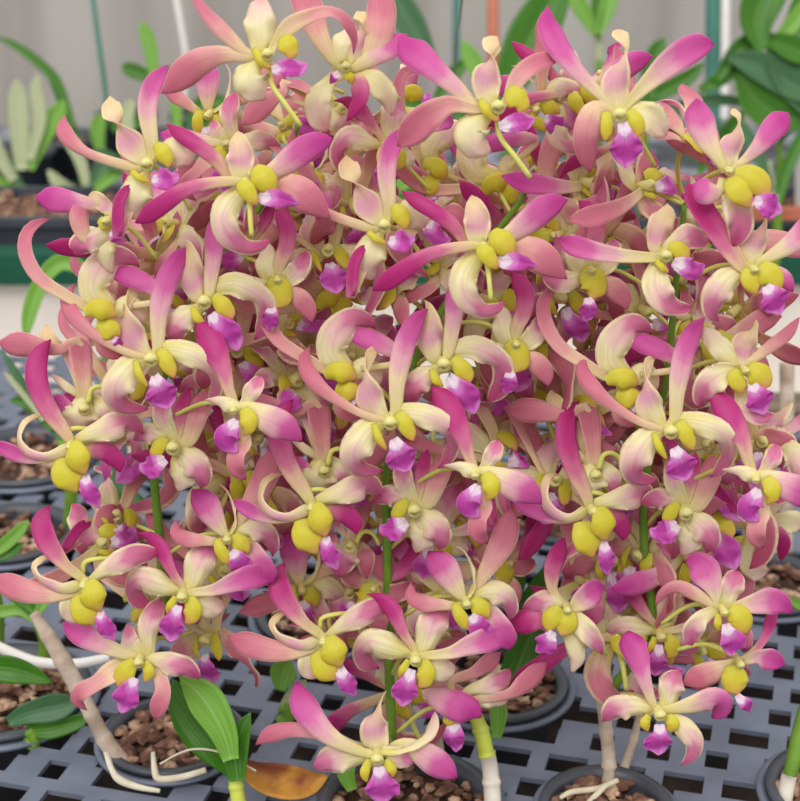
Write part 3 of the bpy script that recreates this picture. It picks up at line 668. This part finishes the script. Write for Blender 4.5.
# ------------------------------------------------------------------ pots with bark in round openings of the grid
POTS = [  # px, py on bench, radius m, label
 ((2, 700), .055, 'black pot of bark at the left edge below the white root'),
 ((172, 744), .041, 'black pot full of bark chips under the left orchid leaf'),
 ((494, 690), .046, 'black pot behind the pale cane, its rim curving beside the grid'),
 ((408, 812), .050, 'black pot cut by the bottom edge under the middle orchid'),
 ((606, 816), .037, 'black pot at the bottom holding the thin grey canes'),
 ((846, 800), .045, 'black pot at the lower right corner by the green cane'),
 ((12, 540), .048, 'black pot at the left edge above the dry cane'),
 ((762, 590), .046, 'black pot at the right with pinkish roots'),
 ((330, 620), .050, 'black pot of bark shaded behind the middle blossoms'),
 ((560, 520), .052, 'black pot with whitish roots between middle and right orchids'),
 ((150, 560), .050, 'black pot of bark behind the left flower stem'),
 ((28, 462), .060, 'black pot at the left behind the curled pink and cream blossom'),
 ((178, 462), .050, 'black pot further back behind the tan stake'),
 ((420, 480), .055, 'black pot furthest back in the middle of the bench')]
rp = random.Random(5); PC = []
def chips_mesh(r, n, rnd, zr=.012):
    bm = bmesh.new()
    for _ in range(n):
        a = rnd.uniform(0, 6.28); q = r*math.sqrt(rnd.random())*.92
        s = rnd.uniform(.0016, .0056)
        res = bmesh.ops.create_icosphere(bm, subdivisions=1, radius=1)
        mt = Matrix.Translation((q*math.cos(a), q*math.sin(a), rnd.uniform(-.003, zr*.5))) @ Matrix.Rotation(rnd.uniform(0, 6), 4, 'Z') @ Matrix.Rotation(rnd.uniform(-.7, .7), 4, 'X') @ Matrix.Diagonal((s*1.5, s, s*.6, 1))
        sd = rnd.uniform(0, 50)
        for v in res['verts']: v.co = mt @ (v.co*(1+.5*noise.noise(v.co*1.6+Vector((sd, 0, 0)))))
    me = bpy.data.meshes.new('bark_chips'); bm.to_mesh(me); bm.free(); me.materials.append(M['bark'])
    return me
for (px, py), r, lab in POTS:
    c = bench(px, py); PC.append((c.x, c.y, r))
    root = empty('plant_pot', (c.x, c.y, -.055), lab, 'plant pot')
    mb = MB().lathe([(0, 0), (r*.72, 0), (r*.98, .055), (r*1.0, .060), (r*1.10, .060), (r*1.10, .064), (r*.97, .064), (r*.93, .056), (r*.7, .004), (0, .004)], 48)
    link('pot_body', mb.mesh('pot_body', M['pot']), root)
    mb = MB().lathe([(r*1.10, .057), (r*1.22, .057), (r*1.22, .0595), (r*1.10, .0595), (r*1.10, .057)], 48)
    link('pot_flange', mb.mesh('pot_flange', M['grid']), root)
    mb = MB().lathe([(0, .052), (r*.5, .053), (r*.93, .051)], 30)
    link('potting_mix', mb.mesh('potting_mix', M['soil']), root)
    o = link('bark_chips', chips_mesh(r, 150, rp), None, (c.x, c.y, .0))
    tag(o, 'loose brown bark chips filling the '+lab, 'bark', 'bark in the pots', 'stuff')
# ------------------------------------------------------------------ plastic grid bench top
mb = MB(); ang = R(-15); ca, sa = math.cos(ang), math.sin(ang)
RG = Matrix.Rotation(ang, 3, 'Z'); TH = .0035
def inpot(x, y, pad=0):
    return any((x-a)**2+(y-b)**2 < (r*1.16+pad)**2 for a, b, r in PC)
def gbox(u, v, du, dv, z=0, th=TH):
    x, y = ca*u-sa*v, sa*u+ca*v; y += 1.0
    if inpot(x, y): return
    mb.box((x, y, -TH/2+z), (du, dv, th), RG)
PX, PY = .037, .031; v = -.42; row = 0
def grun(v, dv, u0, u1, st=.004):
    """a solid strip from u0 to u1, interrupted where a pot stands"""
    a = None; u = u0
    while u <= u1+1e-9:
        x, y = ca*u-sa*v, sa*u+ca*v; bad = inpot(x, y+1.0, dv*.3) or u+st > u1+1e-9
        if not bad and a is None: a = u
        if bad and a is not None:
            m = (a+u)/2; mb.box((ca*m-sa*v, sa*m+ca*v+1.0, -TH/2), (u-a, dv, TH), RG); a = None
        u += st
while v < .50:
    grun(v, .011, -.62, .62); v += .0055
    u0 = -.62 + (PX/2 if row % 2 else 0); web = .0115 if row % 2 == 0 else .0225; hh = .019
    while u0 < .62:
        gbox(u0, v+hh/2, web, hh); u0 += PX
    v += hh+.0055; row += 1
o = link('bench_grid', mb.mesh('bench_grid', M['grid'], False)); tag(o, 'grey plastic grid bench top with rows of open slots around the pots', 'bench top')
# dark ground below it, pale path behind
def plane(name, x0, x1, y0, y1, z, mat, kind='structure'):
    mb = MB(); mb.box(((x0+x1)/2, (y0+y1)/2, z-.01), (x1-x0, y1-y0, .02)); o = link(name, mb.mesh(name, mat, False)); o['kind'] = kind; return o
M['dark'] = noisy('dark_ground', [(.35, (26, 22, 22)), (.6, (58, 46, 40)), (.8, (96, 78, 62))], 18, .9)  # dark brown mottle; the grid openings look black-brown over it
M['path'] = noisy('pale_concrete', [(.3, (196, 186, 172)), (.7, (224, 216, 204))], 8, .9)
plane('floor', -3, 3, -.5, 6, -.35, M['dark'])
# bench frame board at the far edge
mb = MB().box((0, 1.49, -.028), (1.6, .05, .05)); o = link('bench_edge_board', mb.mesh('bench_edge_board', noisy('weathered_board', [(.3, (96, 78, 68)), (.7, (140, 122, 108))], 20, .8, stretch=(1, 12, 12)), False))
tag(o, 'weathered brown board along the far edge of the grid', 'board')
# second bench behind: white side panel, dark green rim, black liner on top
YB = 1.80
def zat(py, y): return at(400, py, y).z
zt = zat(280, YB); zr = zat(250, YB); zb = zat(384, YB)
rootb = empty('back_bench', (0, YB, zb-.2), 'long white-sided back bench with a dark green rim', 'bench')
def sub(name, mat, c, d, parent, label=None):
    mb = MB().box(Vector(c)-parent.location, d); o = link(name, mb.mesh(name, mat, False), parent)
    if label: o['label'] = label
    return o
M['white'] = noisy('white_panel', [(.3, (222, 214, 206)), (.7, (238, 232, 226))], 6, .7)
M['rim'] = noisy('dark_green_rim', [(.3, (22, 74, 58)), (.7, (34, 92, 72))], 10, .4)
M['liner'] = noisy('black_liner', [(.38, (34, 38, 48)), (.5, (78, 88, 104)), (.62, (150, 156, 166))], 16, .35, spec=.6, bump=.6)
sub('side_panel', M['white'], (0, YB+.01, (zt+zb)/2), (3.4, .02, zt-zb), rootb, 'white side panel')
sub('rim', M['rim'], (0, YB, (zt+zr)/2), (3.4, .04, zr-zt), rootb, 'dark green rim')
sub('bench_top', M['liner'], (0, YB+.42, zt-.01), (3.4, .84, .02), rootb)
sub('frame_beam', M['dark'], (0, YB+.05, zb-.1), (3.4, .04, .2), rootb)
plane('trim_1', -2, 2, 1.52, YB, zb, M['path'])
# grey shade-net wall
t = NT('grey_shade_net'); tc = t.n('ShaderNodeTexCoord'); mp = t.n('ShaderNodeMapping'); mp.inputs['Scale'].default_value = (7, 1, .35)
t.link(tc.outputs['Object'], mp.inputs[0]); nz = t.n('ShaderNodeTexNoise'); nz.inputs['Scale'].default_value = 1.6; t.link(mp.outputs[0], nz.inputs['Vector'])
col = t.ramp(nz.outputs[0], [(.3, (166, 158, 152)), (.7, (190, 184, 178))]); t.out(col, .9)
mb = MB(); nx = 120
for j in range(2):
    for i in range(nx+1):
        x = -2.2+4.4*i/nx; mb.v.append(Vector((x, 2.76+.02*math.sin(x*17)+.012*math.sin(x*41), -.4+2.0*j)))
for j in range(2):
    for i in range(nx+1):
        mb.v.append(mb.v[j*(nx+1)+i]+Vector((0, .01, 0)))
for i in range(nx): mb.face([i, i+1, nx+2+i, nx+1+i]); mb.face([2*nx+2+i, 3*nx+3+i, 3*nx+4+i, 2*nx+3+i])
o = link('wall_back', mb.mesh('wall_back', t.m)); o['kind'] = 'structure'
# ------------------------------------------------------------------ background posts, hoses, wire
def post(name, mat, pts, h, label, cat): 
    o = cane(name, mat, pts, h, None, nodes=6 if 'cane' in name else 0); return tag(o, label, cat)
M['orange'] = noisy('rusty_orange_paint', [(.3, (176, 96, 70)), (.7, (204, 124, 96))], 10, .6)
M['teal'] = noisy('teal_paint', [(.3, (52, 110, 96)), (.7, (76, 132, 116))], 10, .5)
M['pipe'] = noisy('white_pvc', [(.3, (212, 208, 202)), (.7, (232, 228, 224))], 10, .4)
M['wire'] = noisy('dark_wire', [(.3, (70, 66, 66)), (.7, (96, 90, 88))], 10, .5)
post('post', M['orange'], [(493,-30,6),(493,40,6),(493,130,6)], 2.5, 'rusty orange post against the grey net wall', 'post')
post('post', M['teal'], [(714,-30,8),(713,60,8),(713,140,8)], 2.5, 'dark teal post beside the white pipe', 'post')
post('pipe', M['pipe'], [(726,-30,4.5),(725,60,4.5),(724,120,4)], 2.45, 'thin white upright pipe beside the teal post', 'pipe')
post('hose', M['teal'], [(90,-25,2.6),(97,30,2.6),(104,80,2.6),(108,120,2.4)], 2.2, 'thin teal hose hanging at the left', 'hose')
post('cord', M['pipe'], [(172,-25,3),(180,20,3),(186,60,3),(184,100,2.5)], 2.6, 'pale hanging cord left of the top blossom', 'cord')
post('wire', M['wire'], [(464,-20,1.1),(460,20,1.1),(455,62,1.1),(450,320,1.1),(450,590,1.1)], 1.2, 'thin dark wire hanging behind the top middle blossoms', 'wire')
post('strip', M['teal'], [(457,-30,4),(456,40,4),(456,130,4)], 2.55, 'narrow green strip on the net wall behind the wire', 'strip')
post('stake', M['cane'], [(786,553,7),(786,470,7),(787,420,7),(787,385,7.2),(787,362,7.5)], 1.15, 'cut brown wooden stake behind the right blossoms', 'stake')
post('stake', M['cane'], [(136,585,5),(134,500,5),(133,470,5),(132,440,5),(131,420,5)], 1.09, 'pale tan stake behind the left flower stem', 'stake')
# dry leaning cane, white root/hose, green cane at the right edge, dead leaf
o = post('dry_cane', M['cane'], [(122,764,9.5),(104,738,8),(91,710,7.5,6),(76,680,8.5,8),(56,645,8,8),(35,612,5,6)], .86, 'dry leaning brown cane in the lower left pot', 'cane')
o = post('white_root', M['pipe'], [(-20,636,5),(5,650,5.5),(37,662,5.5),(75,664,5.5),(110,658,5)], .95, 'thick white root crossing the dry cane', 'root')
ga = empty('orchid_shoot', bench(800, 806), 'short green shoot cut by the lower right edge', 'shoot')
cane('cane', M['stem'], [(790,775,7),(796,750,8),(800,728,7),(803,705,4)], .82, ga, 'green cane')
cane('sheath', M['whitecane'], [(782,812,8),(785,796,8),(789,776,7.5)], .82, ga, 'pale papery sheath')
o = leaf('dead_leaf', M['deadleaf'], [(244,764,6),(262,775,14,6,15),(286,780,17,8,15),(308,782,13,4,15),(328,776,3,0)], .835, None, None, .5, .2)
tag(o, 'curled dead leaf, brown above and orange below, lying on the grid', 'dead leaf')
# low green plants among the pots
def foliage(name, base, h, specs, label, cat, grp=None):
    gz = 0 if h < 1.5 else zt
    lx, ly = max(((s[1][0][0], s[1][0][1]) for s in specs), key=lambda q: q[1]); foot = at(lx, ly, h)
    r = empty(name, (foot.x, foot.y, min(gz, foot.z)), label, cat, grp)
    if foot.z > gz+.004:
        mb = MB(); L = foot.z-gz; tube(mb, [(0, 0, 0, .006), (.004, 0, L*.5, .005), (0, 0, L, .004)], 10, 8)
        o = link('stem', mb.mesh('stem', M['stem']), r); o.location = (0, 0, 0)
    for m, pts in specs: leaf('leaf', M[m], pts, h, r, cup=.25, n=16)
    return r
foliage('seedling', (-15,672), .885, [('leaf', [(-20,668,8),(8,668,14,4),(32,674,10,2),(53,683,1.5)]), ('leaf3', [(8,722,5),(30,712,11,4),(58,706,14,2),(82,700,3)]),
  ('leaf', [(28,730,5),(50,728,10,4),(76,722,8),(90,716,2)])], 'low green seedling with broad leaves in the lower left pot', 'seedling')
foliage('seedling', (30,640), .98, [('leaf2', [(38,622,4),(20,610,6),(0,612,6),(-12,616,2)]), ('leaf', [(40,620,4),(24,600,8),(8,590,7),(-8,588,2)]), ('leaf2', [(36,615,4),(44,603,5),(52,600,1)])], 'green leafy shoot at the left edge under the long pink petal', 'seedling')
foliage('seedling', (12,560), 1.0, [('leaf2', [(-14,556,5),(4,545,7),(20,530,6),(28,520,2)]), ('leaf', [(-14,560,5),(10,552,6),(24,542,2)])], 'green leaves at the left edge above the black pot rim', 'seedling')
foliage('seedling', (536,600), .95, [('leaf', [(520,610,4),(534,590,8),(548,570,6),(556,556,1.5)]), ('leaf', [(518,600,4),(520,575,6),(516,548,6),(508,520,1.5)]), ('leaf3', [(524,606,5),(514,590,8),(510,574,2)])], 'green seedling seen between the middle and right orchids', 'seedling')
foliage('seedling', (270,690), .91, [('leaf2', [(280,690,5),(284,672,14),(290,660,4)]), ('leaf4', [(282,706,3),(292,694,6),(300,686,6),(306,680,2)])], 'small lime green seedling left of the bottom blossoms', 'seedling')
foliage('seedling', (800,610), 1.0, [('leaf2', [(812,610,4),(798,604,5),(786,598,2)])], 'green leaf tip at the right edge above the grid', 'seedling')
foliage('arching_leaf_plant', (95,290), 1.35, [('leaf2', [(98,290,5),(84,270,7),(62,262,9),(44,278,8),(32,305,8),(25,338,5)])], 'arching strap leaf in front of the white panel at the left', 'plant')
foliage('seedling', (60,440), 1.2, [('leaf3', [(62,440,4),(40,410,4),(20,380,5),(2,350,2)]), ('leaf', [(52,430,3),(30,405,6),(10,400,3)]), ('leaf4', [(44,420,3),(18,388,3),(4,372,2)])], 'thin drooping seedling at the left above the dark grid', 'seedling')
foliage('seedling', (150,500), 1.1, [('leaf', [(150,510,5),(128,498,9),(108,505,4)]), ('leaf3', [(140,505,4),(120,480,8),(114,462,3)])], 'dark green seedling beside the pale tan stake', 'seedling')
foliage('seedling', (235,470), 1.05, [('leaf', [(210,452,5),(232,446,10),(256,452,4)])], 'dark leaf glimpsed between left and middle flower sprays', 'seedling')
foliage('seedling', (405,205), 1.6, [('leaf2', [(400,212,4),(404,186,9),(412,170,3)]), ('leaf', [(398,200,4),(412,196,9),(424,190,3)])], 'small green seedling glimpsed behind the middle blossoms', 'seedling')
# big-leaved plants on the back bench
def pot_on(px, py, y, r, label, z=None):
    p = at(px, py, y); o = empty('plant_pot', p, label, 'plant pot')
    mb = MB().lathe([(0, 0), (r*.75, 0), (r, .05), (r*1.08, .05), (r*1.08, .058), (r*.95, .058), (r*.9, .045), (0, .045)], 28)
    link('pot_body', mb.mesh('pot_body', M['pot']), o); return o
foliage('broadleaf_plant', (500,140), 1.9, [('leaf', [(500,112,5),(512,78,18),(532,36,24),(552,0,18),(566,-24,5)]), ('leaf2', [(498,110,4),(486,84,8),(472,60,9),(462,40,3)]),
  ('leaf', [(505,120,4),(475,118,8),(440,112,9),(405,104,8),(380,96,3)])], 'broad dark leaves rising behind the top middle blossoms', 'plant')
foliage('broadleaf_plant', (430,100), 2.0, [('leaf3', [(432,62,6),(414,30,14),(396,0,14),(384,-24,5)]), ('leaf', [(436,100,4),(452,76,8),(470,58,3)])], 'single blue-green leaf crossing the top edge at the middle', 'plant')
foliage('broadleaf_plant', (590,60), 2.0, [('leaf2', [(596,34,4),(584,14,8),(572,-8,8),(564,-24,2)]), ('leaf2', [(598,34,4),(606,12,8),(612,-10,8),(616,-24,2)]), ('leaf', [(597,36,3),(597,12,6),(594,-14,3)]), ('leaf4', [(599,60,4),(599,46,4),(598,32,3)])], 'bright green leaf tuft at the top edge left of the tall magenta petal', 'plant')
foliage('broadleaf_plant', (660,110), 1.9, [('leaf', [(652,100,4),(650,76,10),(656,54,10),(664,38,3)]), ('leaf', [(640,104,4),(662,92,8),(690,76,7),(704,62,2)]), ('leaf3', [(645,120,4),(680,108,7),(720,100,6),(760,106,2)])], 'dark green leaf standing behind the right star blossom', 'plant')
foliage('broadleaf_plant', (790,180), 1.85, [('leaf', [(762,50,6),(756,20,18),(768,-12,20),(784,-40,6)]), ('leaf', [(768,52,6),(790,30,10),(806,0,12),(820,-20,4)]), ('leaf2', [(770,50,4),(788,30,8),(806,6,8),(816,-10,3)]),
  ('leaf3', [(726,56,3),(758,66,15),(796,86,16),(836,104,8)]), ('leaf', [(716,82,4),(738,50,9),(764,40,9),(790,52,4)]), ('leaf', [(736,70,4),(756,100,18),(782,116,18),(812,120,6)]),
  ('leaf3', [(770,60,8),(792,78,20),(816,110,16),(830,140,6)]), ('leaf', [(772,40,8),(796,50,14),(830,60,8)]),('leaf', [(780,140,4),(790,116,10),(804,90,8)]),('leaf', [(700,90,4),(722,78,8),(742,62,6),(758,44,2)])], 'large dark broadleaf plant filling the top right corner', 'plant')
foliage('broadleaf_plant', (800,240), 1.75, [('leaf', [(778,200,5),(786,170,7),(800,140,6),(812,120,2)]), ('leaf3', [(770,190,4),(760,160,6),(748,136,6),(742,120,2)]), ('leaf4', [(776,200,3),(768,180,5),(770,160,2)])], 'slim leaves behind the white tag at the right edge', 'plant')
# seedling trays on the left of the back bench
foliage('seedling', (60,170), 2.25, [('leaf', [(74,128,3),(58,84,5),(40,64,5),(16,46,4),(-6,36,2)]), ('leaf', [(78,140,3),(66,110,5),(52,78,4),(46,70,1)])], 'slender seedling with one long arching leaf at the top left', 'seedling', None)
foliage('seedling', (30,190), 2.1, [('leaf2', [(30,170,4),(44,136,9),(58,112,9),(64,100,2)]), ('leaf4', [(22,170,6),(20,130,10),(18,95,9),(16,80,3)]), ('leaf4', [(14,180,5),(-4,150,8),(-12,120,6)]), ('leaf3', [(20,185,4),(4,160,8),(-12,150,4)]), ('leaf2', [(28,190,4),(10,190,8),(-10,176,5)]),('leaf4', [(30,160,4),(40,120,7),(36,88,6),(38,74,2)])], 'pale mottled seedling in the tray at the left edge', 'seedling')
foliage('seedling', (150,100), 2.2, [('leaf2', [(154,76,5),(151,50,7),(146,34,7),(141,22,3)]), ('leaf', [(156,80,4),(136,72,8),(122,66,5)]), ('leaf', [(152,90,5),(166,76,9),(176,82,4)]), ('leaf2', [(100,150,5),(98,128,8),(104,112,4)]), ('leaf', [(112,130,5),(128,118,9),(142,128,4)])], 'upright bright green seedling left of the top blossom', 'seedling')
foliage('seedling', (215,130), 2.1, [('leaf2', [(178,130,4),(176,105,6),(174,88,3)]), ('leaf', [(200,135,5),(214,112,8),(222,98,3)]), ('leaf', [(190,120,4),(204,104,9),(226,100,5)]), ('leaf3', [(210,140,4),(196,126,9),(186,118,4)]),('leaf', [(222,130,4),(214,108,9),(212,92,4)])], 'clump of small green seedlings behind the top left blossom', 'seedling')
foliage('seedling', (120,210), 1.95, [('leaf3', [(128,170,4),(110,160,8),(94,150,4)]), ('leaf4', [(130,140,5),(126,118,8),(132,100,5)]), ('leaf2', [(96,190,4),(112,176,7),(126,170,3)])], 'grey green seedling on the dark liner at the left', 'seedling')
for q, (x, y, yy, rr_, lab) in enumerate(((70,176,2.2,.045,'small black pot on the liner below the long arching seedling leaf'),(128,150,2.3,.045,'small black pot on the liner under the upright green seedling'),(20,190,2.05,.05,'small black pot at the left edge of the back bench'),(205,150,2.3,.05,'small black pot behind the top left blossom'))):
    d = ray(x, y); c = CAM+d*((zt-CAM.z)/d.z); o = pot_on(x, y, yy, rr_, lab); o.location = (c.x, c.y, zt+.001)
    b = link('bark_chips', chips_mesh(rr_*.9, 60, rp), None, (c.x, c.y, zt+.046)); tag(b, 'bark chips heaped in the '+lab, 'bark', None, 'stuff')
foliage('seedling', (90,190), 2.05, [('leaf4', [(88,190,4),(80,160,6),(66,140,4)]), ('leaf3', [(92,190,4),(100,170,7),(112,160,3)]), ('leaf4', [(84,196,4),(62,186,7),(48,170,3)])], 'dusty pale seedling on the liner above the lone magenta petal', 'seedling')
foliage('seedling', (250,160), 2.0, [('leaf', [(236,160,5),(226,130,9),(232,104,4)]), ('leaf2', [(240,160,5),(252,130,9),(250,108,3)]), ('leaf3', [(200,170,4),(190,140,8),(196,116,3)])], 'dark leafy seedling peeking between the two left top blossoms', 'seedling')
foliage('seedling', (690,150), 1.95, [('leaf3', [(690,160,5),(694,120,9),(700,92,3)]), ('leaf', [(700,170,5),(730,130,9),(744,110,3)])], 'dark seedling between the right star blossom and the corner plant', 'seedling')
# two black trays of bark on the back bench and loose debris
def tray(px0, px1, py, y, w, hgt, label):
    a, b = at(px0, py, y), at(px1, py, y); r = empty('nursery_tray', ((a.x+b.x)/2, y+w/2, zt+.001), label, 'tray'); L = b.x-a.x
    for nm, c, d in (('tray_side', (0, -w/2, hgt/2), (L, .006, hgt)), ('tray_side', (0, w/2, hgt/2), (L, .006, hgt)), ('tray_side', (-L/2, 0, hgt/2), (.006, w, hgt)), ('tray_side', (L/2, 0, hgt/2), (.006, w, hgt)), ('tray_base', (0, 0, .004), (L, w, .006)), ('tray_lip', (0, -w/2-.006, hgt), (L+.02, .014, .01))):
        link(nm, MB().box(c, d).mesh(nm, M['pot'], False), r)
    bm = bmesh.new(); rr = random.Random(int(px0)+9)
    for _ in range(120):
        res = bmesh.ops.create_icosphere(bm, subdivisions=1, radius=1); s = rr.uniform(.006, .016)
        mt = Matrix.Translation((rr.uniform(-L/2, L/2)*.95, rr.uniform(-w/2, w/2)*.85, hgt*.7+rr.uniform(0, .01))) @ Matrix.Rotation(rr.uniform(0, 6), 4, 'Z') @ Matrix.Diagonal((s*1.5, s, s*.7, 1))
        for v in res['verts']: v.co = mt @ v.co
    me = bpy.data.meshes.new('tray_bark'); bm.to_mesh(me); bm.free(); me.materials.append(M['bark'])
    o = link('tray_bark', me, None, r.location); tag(o, 'bark pieces lying in the '+label, 'bark', None, 'stuff')
tray(-130, 170, 230, 1.86, .16, .055, 'low black nursery tray at the left behind the green rim')
tray(700, 960, 230, 1.86, .16, .055, 'low black nursery tray at the right behind the green rim')
tray(250, 640, 230, 1.86, .16, .055, 'low black nursery tray hidden behind the middle blossoms')
# plant tags
def ptag(px, py, h, w, l, tilt, label):
    r = at(px, py, h); s = depth(r)/F; r = Vector((r.x, r.y, r.z))
    lo = r.z-l*s/2-zt-.01; mb = MB(); mb.box((0, 0, -lo/2), (w*s, .0012, l*s+lo))
    o = link('plant_tag', mb.mesh('plant_tag', M['pipe'], False), None, r, (0, R(tilt), 0)); tag(o, label, 'plant tag')
ptag(779, 186, 1.93, 12, 48, 6, 'white plant tag standing left of the one at the edge')
ptag(800, 166, 1.95, 10, 50, -6, 'white plant tag cut by the right edge')
mb = MB().box((0, 0, 0), (.16, .02, .012)); o = link('tray_strip', mb.mesh('tray_strip', M['orange'], False), None, at(800, 213, 1.80)); tag(o, 'orange brown strip under the white tags at the right edge', 'strip')
# ------------------------------------------------------------------ light: bright overcast daylight through the roof
w = bpy.data.worlds.new('world'); SC.world = w; w.use_nodes = True; nt = w.node_tree; nt.nodes.clear()
tc = nt.nodes.new('ShaderNodeTexCoord'); sp = nt.nodes.new('ShaderNodeSeparateXYZ'); nt.links.new(tc.outputs['Generated'], sp.inputs[0])
rp_ = nt.nodes.new('ShaderNodeValToRGB'); e = rp_.color_ramp.elements
mr = nt.nodes.new('ShaderNodeMapRange'); mr.inputs[1].default_value = -1; mr.inputs[2].default_value = 1
nt.links.new(sp.outputs[2], mr.inputs[0]); nt.links.new(mr.outputs[0], rp_.inputs[0])
e[0].position = .40; e[0].color = (.22, .21, .20, 1); e[1].position = .62; e[1].color = (.95, .95, .95, 1)
e2 = rp_.color_ramp.elements.new(1.0); e2.color = (1.15, 1.15, 1.13, 1)
bg = nt.nodes.new('ShaderNodeBackground'); nt.links.new(rp_.outputs[0], bg.inputs[0]); bg.inputs[1].default_value = 1.0
ow = nt.nodes.new('ShaderNodeOutputWorld'); nt.links.new(bg.outputs[0], ow.inputs[0])
sd = bpy.data.lights.new('sun', 'SUN'); sd.energy = 1.3; sd.angle = R(35); sd.color = (1, .98, .95)
so = bpy.data.objects.new('sun', sd); C.objects.link(so); so.rotation_euler = (R(38), R(-16), 0)
print('flowers', NF)
